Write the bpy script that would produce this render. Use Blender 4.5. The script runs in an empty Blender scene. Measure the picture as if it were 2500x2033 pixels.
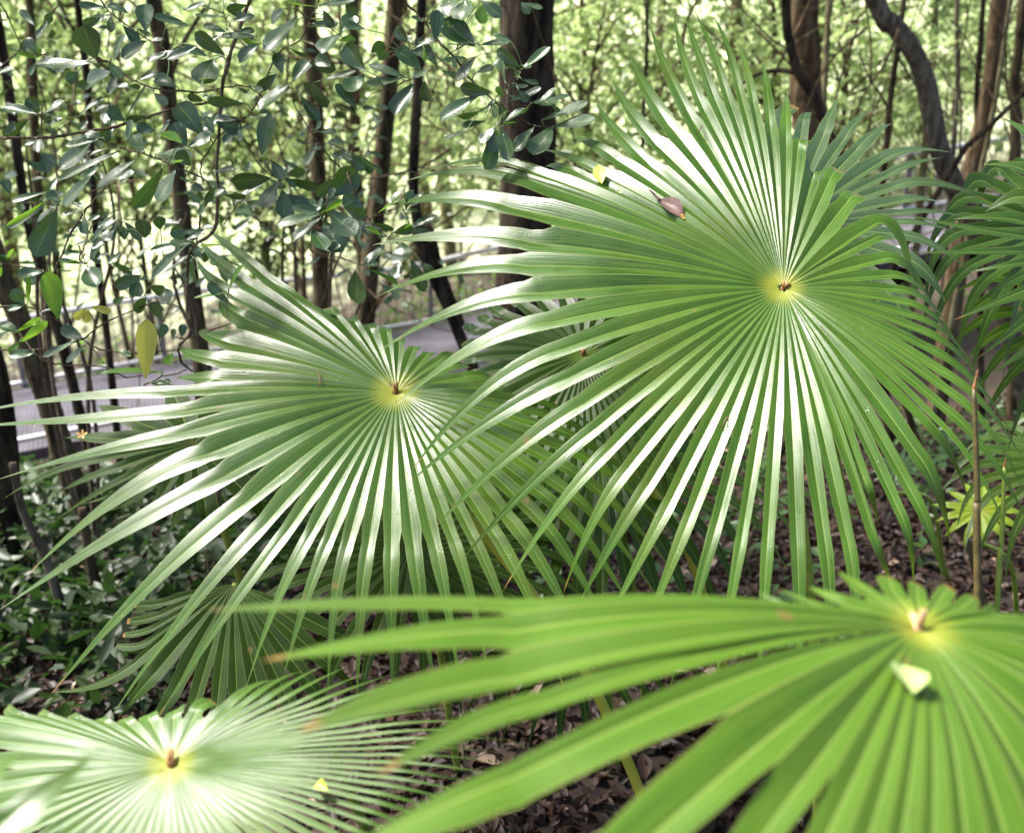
import bpy, math, random
import numpy as np
from mathutils import Vector
random.seed(7); rng = np.random.default_rng(7)
D = bpy.data; scene = bpy.context.scene
col = scene.collection
# ------------------------------------------------------------------ camera model
CAM = np.array([0.0, 0.0, 2.2]); PITCH = math.radians(20.0); FPX = 2431.0
sp, cp = math.sin(PITCH), math.cos(PITCH)
RGT = np.array([1.0, 0, 0]); UPV = np.array([0, sp, cp]); FWD = np.array([0, cp, -sp])
def ray(px, py):
    return FWD + RGT*((px-1250)/FPX) + UPV*((1016.5-py)/FPX)
def P(px, py, d):                       # point at distance d in front of the lens
    return CAM + ray(px, py)*d
def PY(px, py, Y):                      # point of the vertical plane y = Y
    r = ray(px, py); return CAM + r*(Y/r[1])
def unit(v):
    v = np.asarray(v, float); return v/(np.linalg.norm(v)+1e-12)
def sm(t):
    t = np.clip(t, 0, 1); return t*t*(3-2*t)
def terrain(x, y):
    x = np.asarray(x, float); y = np.asarray(y, float)
    z = -3.2*sm((y-3)/9)*np.clip(0.5-x/14, 0, 1.25) - 0.45*sm((y-5)/5)
    z = z + np.clip(y-18.5, 0, 60)*0.27*sm((y-18.5)/6+.3)
    z = z + 0.05*np.sin(x*1.7+y*.6)+0.04*np.sin(x*3.1-y*2.3)+0.10*np.sin(x*.5+1.3)*np.sin(y*.45)
    return z
# ------------------------------------------------------------------ materials
def newmat(name):
    m = D.materials.new(name); m.use_nodes = True
    nt = m.node_tree; nt.nodes.clear()
    return m, nt
def N(nt, t, **kw):
    n = nt.nodes.new(t)
    for k, v in kw.items():
        if k in ('operation', 'blend_type', 'data_type', 'uv_map', 'noise_dimensions', 'feature', 'attribute_name', 'clamp', 'distance', 'attribute_type', 'object', 'use_clamp','interpolation_type','wave_type','bands_direction'):
            setattr(n, k, v)
        else:
            n.inputs[k].default_value = v
    return n
def L(nt, a, b): nt.links.new(a, b)
def math_(nt, op, a, b=None, clamp=False):
    n = nt.nodes.new('ShaderNodeMath'); n.operation = op; n.use_clamp = clamp
    for i, v in enumerate((a, b)):
        if v is None: continue
        if isinstance(v, (int, float)): n.inputs[i].default_value = v
        else: L(nt, v, n.inputs[i])
    return n.outputs[0]
def mixc(nt, f, a, b, blend='MIX'):
    n = nt.nodes.new('ShaderNodeMix'); n.data_type = 'RGBA'; n.blend_type = blend
    for i, v in ((0, f), (6, a), (7, b)):
        if isinstance(v, (int, float)): n.inputs[i].default_value = v
        elif isinstance(v, tuple): n.inputs[i].default_value = (*v, 1)
        else: L(nt, v, n.inputs[i])
    return n.outputs[2]
def maprange(nt, v, a, b, c=0.0, d=1.0, smooth=True):
    n = nt.nodes.new('ShaderNodeMapRange'); n.clamp = True
    if smooth: n.interpolation_type = 'SMOOTHSTEP'
    L(nt, v, n.inputs[0])
    for i, x in enumerate((a, b, c, d)): n.inputs[i+1].default_value = x
    return n.outputs[0]
def leaf_shader(nt, colour, rough, trans_col, trans, bump=None, bstr=.3, bdist=.002, spec=.5, coat=0.0):
    p = N(nt, 'ShaderNodeBsdfPrincipled')
    p.inputs['Specular IOR Level'].default_value = spec
    if coat: p.inputs['Coat Weight'].default_value = coat; p.inputs['Coat Roughness'].default_value = .12
    if isinstance(colour, tuple): p.inputs['Base Color'].default_value = (*colour, 1)
    else: L(nt, colour, p.inputs['Base Color'])
    if isinstance(rough, float): p.inputs['Roughness'].default_value = rough
    else: L(nt, rough, p.inputs['Roughness'])
    t = N(nt, 'ShaderNodeBsdfTranslucent')
    if isinstance(trans_col, tuple): t.inputs[0].default_value = (*trans_col, 1)
    else: L(nt, trans_col, t.inputs[0])
    if bump is not None:
        b = N(nt, 'ShaderNodeBump'); b.inputs['Strength'].default_value = bstr; b.inputs['Distance'].default_value = bdist
        L(nt, bump, b.inputs['Height']); L(nt, b.outputs[0], p.inputs['Normal'])
    mx = N(nt, 'ShaderNodeMixShader'); mx.inputs[0].default_value = trans
    L(nt, p.outputs[0], mx.inputs[1]); L(nt, t.outputs[0], mx.inputs[2])
    o = N(nt, 'ShaderNodeOutputMaterial'); L(nt, mx.outputs[0], o.inputs[0])

def palm_mat(name, ca, cb, cc, trans, tcol, rough=.30, hubc=(.36, .38, .04), hubr=.034, spec=.5, wet=.5, ribs=1.0):
    m, nt = newmat(name)
    uv = N(nt, 'ShaderNodeUVMap', uv_map='uv'); sx = N(nt, 'ShaderNodeSeparateXYZ'); L(nt, uv.outputs[0], sx.inputs[0])
    hb = N(nt, 'ShaderNodeUVMap', uv_map='hub'); sh = N(nt, 'ShaderNodeSeparateXYZ'); L(nt, hb.outputs[0], sh.inputs[0])
    u, v, r, sr = sx.outputs[0], sx.outputs[1], sh.outputs[0], sh.outputs[1]
    tc = N(nt, 'ShaderNodeTexCoord')
    n1 = N(nt, 'ShaderNodeTexNoise', Scale=9.0, Detail=4.0, Roughness=.6); L(nt, tc.outputs['Object'], n1.inputs[0])
    # stretched fibre noise along the blade
    cmb = N(nt, 'ShaderNodeCombineXYZ'); L(nt, math_(nt, 'MULTIPLY', u, 20.0), cmb.inputs[0]); L(nt, math_(nt, 'MULTIPLY', r, 5.0), cmb.inputs[1]); L(nt, math_(nt, 'MULTIPLY', sr, 37.0), cmb.inputs[2])
    n2 = N(nt, 'ShaderNodeTexNoise', Scale=1.0, Detail=3.0, Roughness=.6); L(nt, cmb.outputs[0], n2.inputs[0])
    c = mixc(nt, maprange(nt, n1.outputs[0], .35, .65), ca, cb)
    c = mixc(nt, math_(nt, 'MULTIPLY', maprange(nt, n2.outputs[0], .40, .62), .8), c, cc)
    c = mixc(nt, math_(nt, 'MULTIPLY', maprange(nt, sr, 0.0, 1.0), .45), c, cc)
    # pale midrib and paler sewn edges
    du = math_(nt, 'ABSOLUTE', math_(nt, 'SUBTRACT', u, .5))
    rib = maprange(nt, du, .012, .035, 1.0, 0.0)
    edge = maprange(nt, du, .475, .497, 0.0, 1.0)
    c = mixc(nt, math_(nt, 'MULTIPLY', rib, .5*ribs), c, (.34, .44, .10))
    c = mixc(nt, math_(nt, 'MULTIPLY', edge, .5*ribs), c, (.36, .38, .10))
    # yellow heart
    hn = math_(nt, 'ADD', r, math_(nt, 'MULTIPLY', math_(nt, 'SUBTRACT', n2.outputs[0], .5), .07))
    c = mixc(nt, maprange(nt, hn, hubr*.2, hubr*1.3, .9, 0.0), c, hubc)
    # dry tips, fine specks
    vt = math_(nt, 'ADD', v, math_(nt, 'ADD', math_(nt, 'MULTIPLY', math_(nt, 'SUBTRACT', sr, .6), .05), math_(nt, 'MULTIPLY', math_(nt, 'SUBTRACT', n1.outputs[0], .5), .08)))
    c = mixc(nt, maprange(nt, vt, .965, .99, 0.0, .9), c, (.34, .17, .05))
    vo = N(nt, 'ShaderNodeTexVoronoi', Scale=38.0); L(nt, tc.outputs['Object'], vo.inputs[0])
    c = mixc(nt, maprange(nt, vo.outputs['Distance'], .07, .10, .6, 0.0), c, (.10, .07, .03))
    nb_ = N(nt, 'ShaderNodeTexNoise', Scale=2.6, Detail=3.0, Roughness=.6); L(nt, tc.outputs['Object'], nb_.inputs[0])
    c = mixc(nt, maprange(nt, nb_.outputs[0], .54, .70, 0.0, .22), c, tuple(min(.15, x) for x in (cc[0]*1.7, cc[1]*1.15, .015)))
    vb = N(nt, 'ShaderNodeTexVoronoi', Scale=9.0); L(nt, tc.outputs['Object'], vb.inputs[0])
    vbd = math_(nt, 'ADD', vb.outputs['Distance'], math_(nt, 'MULTIPLY', n2.outputs[0], .12))
    c = mixc(nt, maprange(nt, vbd, .10, .14, .75, 0.0), c, (.20, .13, .04))
    wd = N(nt, 'ShaderNodeTexNoise', Scale=17.0, Detail=2.0); L(nt, tc.outputs['Object'], wd.inputs[0])
    v2 = N(nt, 'ShaderNodeTexVoronoi', Scale=190.0); L(nt, tc.outputs['Object'], v2.inputs[0])
    drop = math_(nt, 'MULTIPLY', maprange(nt, v2.outputs['Distance'], .10, .34, 1.0, 0.0), maprange(nt, wd.outputs[0], .60, .66))
    drop = math_(nt, 'MULTIPLY', drop, wet)
    stripe = math_(nt, 'SINE', math_(nt, 'MULTIPLY', u, 88.0))
    bh = math_(nt, 'ADD', math_(nt, 'MULTIPLY', stripe, .12), math_(nt, 'MULTIPLY', drop, 1.5))
    bh = math_(nt, 'ADD', bh, math_(nt, 'MULTIPLY', n2.outputs[0], .9))
    ro = math_(nt, 'ADD', math_(nt, 'ADD', math_(nt, 'MULTIPLY', n1.outputs[0], .26), math_(nt, 'MULTIPLY', n2.outputs[0], .20)), rough-.23)
    ro = math_(nt, 'SUBTRACT', ro, math_(nt, 'MULTIPLY', drop, .2), True)
    tcl = mixc(nt, maprange(nt, n1.outputs[0], .3, .7), tcol, tuple(x*.8 for x in tcol))
    leaf_shader(nt, c, ro, tcl, trans, bh, .35, .0012, spec)
    return m
def simple_leaf(name, ca, cb, rough, trans, tcol, spec=.5, scale=14.0, veins=False, holes=False):
    m, nt = newmat(name)
    oi = N(nt, 'ShaderNodeTexCoord')
    n1 = N(nt, 'ShaderNodeTexNoise', Scale=scale, Detail=3.0); L(nt, oi.outputs['Object'], n1.inputs[0])
    g = N(nt, 'ShaderNodeNewGeometry')
    f = math_(nt, 'ADD', math_(nt, 'MULTIPLY', g.outputs['Random Per Island'], .6), math_(nt, 'MULTIPLY', n1.outputs[0], .4))
    c = mixc(nt, maprange(nt, f, .2, .8), ca, cb)
    bump = None
    if veins:
        uv = N(nt, 'ShaderNodeUVMap', uv_map='uv'); sx = N(nt, 'ShaderNodeSeparateXYZ'); L(nt, uv.outputs[0], sx.inputs[0])
        du = math_(nt, 'ABSOLUTE', math_(nt, 'SUBTRACT', sx.outputs[0], .5))
        c = mixc(nt, maprange(nt, du, .015, .04, .7, 0.0), c, (.22, .30, .08))
        ve = math_(nt, 'SINE', math_(nt, 'MULTIPLY', math_(nt, 'SUBTRACT', sx.outputs[1], math_(nt, 'MULTIPLY', du, .5)), 75.0))
        c = mixc(nt, maprange(nt, ve, .8, 1.0, 0.0, .08), c, (.20, .28, .10))
        v2 = N(nt, 'ShaderNodeTexVoronoi', Scale=170.0); L(nt, oi.outputs['Object'], v2.inputs[0])
        dr = math_(nt, 'MULTIPLY', maprange(nt, v2.outputs['Distance'], .1, .35, 1.0, 0.0), maprange(nt, n1.outputs[0], .5, .58))
        bump = math_(nt, 'ADD', math_(nt, 'MULTIPLY', ve, .04), math_(nt, 'MULTIPLY', dr, 1.2))
        bump = math_(nt, 'ADD', bump, math_(nt, 'MULTIPLY', n1.outputs[0], 1.5))
    leaf_shader(nt, c, rough, tcol, trans, bump, .5, .0015, spec)
    return m
def bark_mat(name, ca, cb, lich=(.30, .32, .2), lf=.5, scale=6.0, rough=.85):
    m, nt = newmat(name)
    tc = N(nt, 'ShaderNodeTexCoord')
    mp = N(nt, 'ShaderNodeMapping'); mp.inputs['Scale'].default_value = (1, 1, .22); L(nt, tc.outputs['Object'], mp.inputs[0])
    n1 = N(nt, 'ShaderNodeTexNoise', Scale=scale*5, Detail=5.0, Roughness=.65); L(nt, mp.outputs[0], n1.inputs[0])
    n2 = N(nt, 'ShaderNodeTexNoise', Scale=scale, Detail=4.0, Roughness=.6); L(nt, tc.outputs['Object'], n2.inputs[0])
    c = mixc(nt, maprange(nt, n1.outputs[0], .35, .65), ca, cb)
    c = mixc(nt, maprange(nt, n2.outputs[0], .56, .66, 0.0, lf), c, lich)
    p = N(nt, 'ShaderNodeBsdfPrincipled', Roughness=rough); L(nt, c, p.inputs['Base Color'])
    p.inputs['Specular IOR Level'].default_value = .15
    b = N(nt, 'ShaderNodeBump', Strength=1.0, Distance=.05); L(nt, n1.outputs[0], b.inputs['Height']); L(nt, b.outputs[0], p.inputs['Normal'])
    o = N(nt, 'ShaderNodeOutputMaterial'); L(nt, p.outputs[0], o.inputs[0])
    return m
def plain(name, ca, cb, rough=.6, scale=20.0, metal=0.0, bump=.3, bd=.004):
    m, nt = newmat(name)
    tc = N(nt, 'ShaderNodeTexCoord')
    n1 = N(nt, 'ShaderNodeTexNoise', Scale=scale, Detail=5.0, Roughness=.65); L(nt, tc.outputs['Object'], n1.inputs[0])
    c = mixc(nt, maprange(nt, n1.outputs[0], .35, .65), ca, cb)
    p = N(nt, 'ShaderNodeBsdfPrincipled', Roughness=rough, Metallic=metal); L(nt, c, p.inputs['Base Color'])
    b = N(nt, 'ShaderNodeBump', Strength=bump, Distance=bd); L(nt, n1.outputs[0], b.inputs['Height']); L(nt, b.outputs[0], p.inputs['Normal'])
    o = N(nt, 'ShaderNodeOutputMaterial'); L(nt, p.outputs[0], o.inputs[0])
    return m

M = {}
M['palmA'] = palm_mat('palm_green', (.020, .062, .004), (.038, .108, .006), (.085, .180, .014), .25, (.25, .42, .015), spec=.65, rough=.30)
M['palmB'] = palm_mat('palm_green_deep', (.018, .056, .004), (.034, .094, .006), (.072, .155, .014), .22, (.22, .38, .015), spec=.65, rough=.30, hubr=.046)
M['palmC'] = palm_mat('palm_green_matt', (.038, .105, .005), (.060, .140, .007), (.10, .20, .014), .33, (.24, .42, .015), rough=.46, wet=0.0, hubr=.030, ribs=1.5)
M['palmD'] = palm_mat('palm_green_pale', (.032, .085, .010), (.050, .115, .014), (.085, .17, .024), .24, (.22, .36, .03), rough=.32, hubr=.027, wet=.3, spec=.6)
M['palmF'] = palm_mat('palm_green_grey', (.030, .068, .022), (.042, .088, .028), (.065, .12, .040), .18, (.15, .27, .05), rough=.28, spec=.8, hubc=(.16, .26, .03))
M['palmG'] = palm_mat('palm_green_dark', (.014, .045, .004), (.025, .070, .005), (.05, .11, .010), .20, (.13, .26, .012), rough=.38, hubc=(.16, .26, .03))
M['palmH'] = palm_mat('palm_green_painted_shade', (.010, .032, .003), (.020, .054, .004), (.040, .085, .008), .14, (.10, .20, .01), rough=.55, spec=.25, hubc=(.05, .08, .01), wet=0.0)  # darker greens: the shade under the big left leaf is painted in
M['palmY'] = palm_mat('palm_green_yellow', (.20, .34, .02), (.28, .42, .03), (.35, .45, .05), .45, (.55, .75, .05), rough=.45)
M['petiole'] = plain('petiole_green', (.16, .26, .03), (.25, .33, .05), .4, 30)
M['petioleY'] = plain('petiole_yellow', (.34, .38, .03), (.42, .42, .06), .4, 30)
M['petioleB'] = plain('petiole_brown', (.055, .045, .012), (.11, .08, .025), .5, 40)
M['hast'] = plain('hastula_brown', (.22, .09, .03), (.42, .22, .07), .6, 90)
M['hastP'] = plain('hastula_pink', (.55, .30, .20), (.45, .28, .12), .6, 90)
M['shrub'] = simple_leaf('shrub_leaf', (.030, .072, .020), (.062, .130, .036), .31, .13, (.12, .28, .04), .95, 30, veins=True)
M['shrubL'] = simple_leaf('shrub_leaf_young', (.07, .17, .025), (.11, .24, .03), .32, .38, (.32, .60, .05), .5, 30, veins=True)
M['shrubY'] = simple_leaf('shrub_leaf_yellow', (.55, .52, .08), (.62, .60, .14), .5, .35, (.65, .62, .10), .4, 30, veins=True)
M['twig'] = bark_mat('twig_bark', (.16, .11, .07), (.34, .26, .18), (.35, .33, .26), .5, 20)
M['leafN'] = simple_leaf('understorey_leaf', (.030, .058, .016), (.085, .13, .04), .35, .34, (.22, .42, .05))
M['leafM'] = simple_leaf('sapling_leaf', (.11, .175, .055), (.28, .37, .14), .4, .48, (.55, .70, .28))
M['leafF'] = simple_leaf('far_leaf', (.40, .50, .24), (.72, .80, .52), .5, .52, (.80, .88, .58))  # paler than real leaves: overexposed sunlight is put into the colour
M['leafG'] = simple_leaf('herb_leaf', (.014, .030, .007), (.032, .058, .013), .5, .15, (.10, .25, .04))  # dark green herbs, darkened further with shade put into the colour
M['leafG2'] = simple_leaf('seedling_leaf', (.07, .15, .05), (.12, .22, .07), .35, .25, (.25, .45, .10))
M['litter'] = simple_leaf('litter_leaf', (.020, .011, .008), (.085, .046, .032), .5, .05, (.2, .1, .05), .4, 9)
M['litterP'] = simple_leaf('litter_leaf_pale', (.34, .22, .15), (.45, .33, .24), .5, .05, (.2, .1, .05), .4, 9)
M['bark_dark'] = bark_mat('bark_dark', (.016, .011, .008), (.085, .062, .042), (.10, .085, .05), .55, 4)
M['bark_brown'] = bark_mat('bark_brown', (.040, .028, .016), (.17, .13, .075), (.10, .11, .04), .6, 4)
M['bark_tan'] = bark_mat('bark_tan', (.060, .038, .020), (.21, .145, .085), (.13, .14, .05), .7, 3)
M['bark_grey'] = bark_mat('bark_grey', (.085, .068, .048), (.26, .22, .165), (.24, .23, .18), .7, 7)
M['bark_pale'] = bark_mat('bark_pale', (.11, .09, .045), (.36, .32, .18), (.28, .30, .08), .8, 5)
M['metal'] = plain('rail_metal', (.62, .60, .62), (.74, .72, .75), .35, 8, .3, .1)
M['metalG'] = plain('rail_grey', (.16, .155, .17), (.24, .23, .26), .4, 8, .4, .1)
# ------------------------------------------------------------------ mesh helpers
def mk(name, verts, faces, mat, parent=None, uv=None, hub=None, sharp=None, smooth=True):
    verts = np.asarray(verts, float).reshape(-1, 3)
    if parent is not None:
        org = np.array(parent['_o']); verts = verts-org
    me = D.meshes.new(name)
    me.from_pydata(verts.tolist(), [], faces)
    if smooth: me.polygons.foreach_set('use_smooth', [True]*len(me.polygons))
    if uv is not None:
        l = me.uv_layers.new(name='uv'); l.data.foreach_set('uv', np.asarray(uv, float).ravel())
    if hub is not None:
        l = me.uv_layers.new(name='hub'); l.data.foreach_set('uv', np.asarray(hub, float).ravel())
    if sharp is not None:
        ed = np.empty(len(me.edges)*2, int); me.edges.foreach_get('vertices', ed); ed = ed.reshape(-1, 2)
        sharp = np.asarray(sharp); f = (sharp[ed[:, 0]] == sharp[ed[:, 1]]) & (sharp[ed[:, 0]] >= 0)
        a = me.attributes.new('sharp_edge', 'BOOLEAN', 'EDGE'); a.data.foreach_set('value', f)
    me.materials.append(mat if not isinstance(mat, str) else M[mat]); me.update()
    o = D.objects.new(name, me); col.objects.link(o)
    if parent is not None:
        o['_o'] = parent['_o']; o.parent = parent
    return o
def tag(o, label=None, cat=None, group=None, kind=None):
    if label: o['label'] = label
    if cat: o['category'] = cat
    if group: o['group'] = group
    if kind: o['kind'] = kind
    return o
def root(name, loc, label, cat, group=None):
    o = D.objects.new(name, None); col.objects.link(o); o.location = tuple(float(v) for v in loc)
    o['_o'] = [float(v) for v in loc]; o.empty_display_size = .1
    return tag(o, label, cat, group)
def catmull(pts, per=6):
    pts = np.asarray(pts, float); n = len(pts)
    if n < 3: return np.array([pts[0]+(pts[-1]-pts[0])*t for t in np.linspace(0, 1, per+1)])
    out = []
    for i in range(n-1):
        p0 = pts[max(i-1, 0)]; p1 = pts[i]; p2 = pts[i+1]; p3 = pts[min(i+2, n-1)]
        for t in np.linspace(0, 1, per, endpoint=False):
            out.append(.5*((2*p1)+(-p0+p2)*t+(2*p0-5*p1+4*p2-p3)*t*t+(-p0+3*p1-3*p2+p3)*t**3))
    out.append(pts[-1]); return np.array(out)
def tube(pts, rad, sides=8, lump=0.0, seed=0):
    pts = np.asarray(pts, float); n = len(pts); rad = np.broadcast_to(np.asarray(rad, float), (n,))
    rr = np.random.default_rng(seed)
    tn = np.gradient(pts, axis=0); vs, fs = [], []
    ref = np.array([0, 1.0, 0]) if abs(unit(tn[0])[1]) < .9 else np.array([1.0, 0, 0])
    ph = rr.uniform(0, 6.28, 4)
    for i in range(n):
        t = unit(tn[i]); a = unit(np.cross(t, ref)); b = np.cross(t, a)
        for k in range(sides):
            an = 2*math.pi*k/sides
            r = rad[i]*(1+lump*(math.sin(2*an+ph[0]+i*.35)*.5+math.sin(3*an+ph[1]-i*.22)*.35+rr.normal()*.25))
            vs.append(pts[i]+(a*math.cos(an)+b*math.sin(an))*r)
    for i in range(n-1):
        for k in range(sides):
            k2 = (k+1) % sides
            fs.append((i*sides+k, i*sides+k2, (i+1)*sides+k2, (i+1)*sides+k))
    fs.append(tuple(range(sides))[::-1]); fs.append(tuple((n-1)*sides+k for k in range(sides)))
    return vs, fs
class MB:
    def __init__(s): s.v = []; s.f = []; s.uv = []
    def add(s, v, f, uv=None):
        b = len(s.v); s.v += [tuple(x) for x in v]; s.f += [tuple(i+b for i in q) for q in f]
        if uv is not None: s.uv += uv
    def box(s, c, x, y, z):
        c, x, y, z = (np.asarray(q, float) for q in (c, x, y, z))
        v = [c+sx*x+sy*y+sz*z for sx in (-1, 1) for sy in (-1, 1) for sz in (-1, 1)]
        s.add(v, [(0, 1, 3, 2), (4, 6, 7, 5), (0, 4, 5, 1), (2, 3, 7, 6), (0, 2, 6, 4), (1, 5, 7, 3)])
    def build(s, name, mat, parent=None, smooth=True):
        return mk(name, s.v, s.f, mat, parent, uv=s.uv if s.uv else None, smooth=smooth)
# ------------------------------------------------------------------ fan palm leaf
def blade(name, mat, parent, H, n, segs, pleat=.45, wl=1.6, fat=False, ts=.78, NA=15, NB=13, twist=.25, seed=0, closed=True, sag=.02):
    """segs: list of dict(S, T, blunt, gap). One connected pleated blade."""
    rr = np.random.default_rng(seed); K = len(segs); V = []; F = []; UV = []; HB = []; SH = []
    n = unit(n)
    sA = np.linspace(.02, 1, NA)**1.0
    iA = int(np.searchsorted(sA, ts)); 
    Cs = []
    for g in segs:
        S, T = g['S'], g['T']; d = S-H; Ls = np.linalg.norm(d); LT = np.linalg.norm(T-S)
        a = np.array([H+d*s + n*(4*s*(1-s))*sag*Ls*2 for s in sA])
        ctl = S+unit(d)*LT*.42
        u = np.linspace(0, 1, NB+1)[1:]
        b = np.array([(1-q)**2*S+2*q*(1-q)*ctl+q*q*T for q in u])
        Cs.append(np.vstack([a, b]))
    NR = NA+NB
    Cs = np.array(Cs)
    def side(i, j): return np.linalg.norm((Cs[j][iA]-Cs[i][iA])*.5)
    typ = np.median([side(i, (i+1) % K) for i in range(K-(0 if closed else 1))])
    seam = {}
    for i in range(K):
        j = (i+1) % K
        open_ = segs[i].get('gap') or (i == K-1 and not closed)
        if open_: continue
        # little variation of split depth between neighbours
        tse = min(segs[i].get('ts') or ts, segs[j].get('ts') or ts); isp = max(4, min(NA-1, int(np.searchsorted(sA, tse))+int(rr.integers(-1, 2))))
        ids = []
        for k in range(isp+1):
            s = sA[k]; w = np.linalg.norm(Cs[i][k]-Cs[j][k])*.5
            am = pleat*min(w, typ*max(1.4, wl*.8)*s/ts)*(1 if s < .5 else 1-.35*(s-.5)/.5)
            V.append((Cs[i][k]+Cs[j][k])*.5+n*am*.5); SH.append(1000+i); ids.append(len(V)-1)
        seam[i] = ids
    lens = []
    for i in range(K):
        C = Cs[i]; tn = np.gradient(C, axis=0); r = rr.random(); tw = rr.normal()*twist
        tot = np.linalg.norm(np.diff(C, axis=0), axis=1).sum(); cum = np.concatenate([[0], np.cumsum(np.linalg.norm(np.diff(C, axis=0), axis=1))])/tot
        prev = seam.get((i-1) % K) if not (i == 0 and not closed) else None
        nxt = seam.get(i)
        def half(seamids, other):
            if seamids is None: return None
            k = len(seamids)-1; t_ = unit(tn[k]); return abs(np.dot(V[seamids[-1]]-C[k], unit(np.cross(t_, unit(n-t_*np.dot(n, t_))))))
        h1, h2 = half(prev, 0), half(nxt, 1)
        if h1 is None: h1 = min(h2, typ) if h2 else typ
        if h2 is None: h2 = min(h1, typ)
        h1 = min(h1, typ*wl); h2 = min(h2, typ*wl)
        rows = []
        wv = 1+rr.normal()*.05
        for k in range(NR):
            t = unit(tn[k]); nl = n-t*np.dot(n, t); nl = unit(nl)
            sd = unit(np.cross(t, nl)) # right side
            s = sA[k] if k < NA else 1.0
            u = 0 if k < NA else (k-NA+1)/NB
            am = pleat*(1 if s < .5 else 1-.35*(s-.5)/.5)*((.42-.2*u) if u > 0 else 1)
            ang = tw*u
            sdr = sd*math.cos(ang)+nl*math.sin(ang); nlr = nl*math.cos(ang)-sd*math.sin(ang)
            if u == 0:
                prof = 1.0
            elif segs[i].get('blunt'):
                prof = .95+.06*math.sin(u*3) if u < .8 else .97-.45*(u-.8)/.2*rr.uniform(.5, 1.2)
            else:
                prof = (1-u)**.95*(.82+1.0*u*(1-u)**2+.12*u)
                if fat: prof = .86*(1-u**2.2)**.8
                prof = max(prof, .012)
            wavy = 1+.03*math.sin(k*1.3+i*2.1)
            fa, fb = ((1.0-.20*max(0, (s-q)/(1-q+1e-6)) if s > q else s/q) if u == 0 else 1.0 for q in (sA[len(prev)-1] if prev else ts, sA[len(nxt)-1] if nxt else ts))
            hA, hB = h1*prof*wavy*fa, h2*prof*wavy*fb
            hm = (hA+hB)*.5
            mid = C[k]-nlr*am*hm*.5
            # edge vertices
            out = []
            for side_, ids, hh in ((-1, prev, hA), (1, nxt, hB)):
                if ids is not None and k < len(ids):
                    e = V[ids[k]]; eid = ids[k]
                else:
                    e = C[k]+sdr*side_*hh+nlr*am*hh*.5; eid = None
                    if ids is not None:
                        kk = len(ids)-1; tk_ = unit(tn[kk]); e = e+t*np.dot(V[ids[-1]]-C[kk], tk_)*math.exp(-(k-kk)/2.5)*(1 if k < NR-1 else 0)
                out.append((e, eid))
            # orientation: make sure "prev" edge is on the matching side
            rows.append((out[0], out[1], mid, nlr, hm, cum[k]))
        # decide the sign: prev seam may be on +sd
        if prev is not None or nxt is not None:
            k = 3; t = unit(tn[k]); sd = unit(np.cross(t, unit(n-t*np.dot(n, t))))
            if nxt is not None: sg = np.dot(V[nxt[k]]-C[k], sd)
            else: sg = -np.dot(V[prev[k]]-C[k], sd)
            flip = sg < 0
        else: flip = False
        if flip:
            rows2 = []
            for k, (a, b, mid, nlr, hm, cu) in enumerate(rows):
                def mir(e):
                    if e[1] is not None: return e
                    d = e[0]-C[k]; t = unit(tn[k]); sd = unit(np.cross(nlr, t)); return (e[0]-2*sd*np.dot(d, sd), None)
                rows2.append((mir(a), mir(b), mid, nlr, hm, cu))
            rows = rows2
        idx = []
        for k, (a, b, mid, nlr, hm, cu) in enumerate(rows):
            ra = a[1]
            if ra is None: V.append(a[0]); SH.append(-1); ra = len(V)-1
            rb = b[1]
            if rb is None: V.append(b[0]); SH.append(-1); rb = len(V)-1
            ea, eb = V[ra], V[rb]
            q1 = (ea+mid)*.5+nlr*hm*.05; q2 = (eb+mid)*.5+nlr*hm*.05
            V.append(q1); SH.append(-1); i1 = len(V)-1
            V.append(mid); SH.append(i); i2 = len(V)-1
            V.append(q2); SH.append(-1); i3 = len(V)-1
            idx.append((ra, i1, i2, i3, rb))
        us = (0, .25, .5, .75, 1)
        for k in range(NR-1):
            for c in range(4):
                A, B, Cc, Dd = idx[k][c], idx[k][c+1], idx[k+1][c+1], idx[k+1][c]
                F.append((A, B, Cc, Dd))
                UV += [(us[c], cum[k]), (us[c+1], cum[k]), (us[c+1], cum[k+1]), (us[c], cum[k+1])]
                HB += [(cum[k]*tot, r), (cum[k]*tot, r), (cum[k+1]*tot, r), (cum[k+1]*tot, r)]
    return mk(name, V, F, mat, parent, uv=UV, hub=HB, sharp=SH)

def hastula(parent, H, n, size, mat, toward, st=1.0):
    v, f = tube(catmull([H-n*size*.2, H+n*size*.5*st+toward*size*.2, H+n*size*.9*st+toward*size*.9, H+n*size*1.3*st+toward*size*1.5], 3),
                np.linspace(size*.55, size*.12, 10), 7, .35, 3)
    mb = MB(); mb.add(v, f)
    for k in range(3):
        a = unit(toward+np.array([random.uniform(-.8, .8), random.uniform(-.8, .8), random.uniform(0, .8)]))
        v, f = tube([H+n*size*.3, H+n*size*.7+a*size*.6, H+n*size*.8+a*size*1.3], [size*.3, size*.22, size*.04], 6, .3, k)
        mb.add(v, f)
    return mb.build('hastula', mat, parent)

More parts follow.
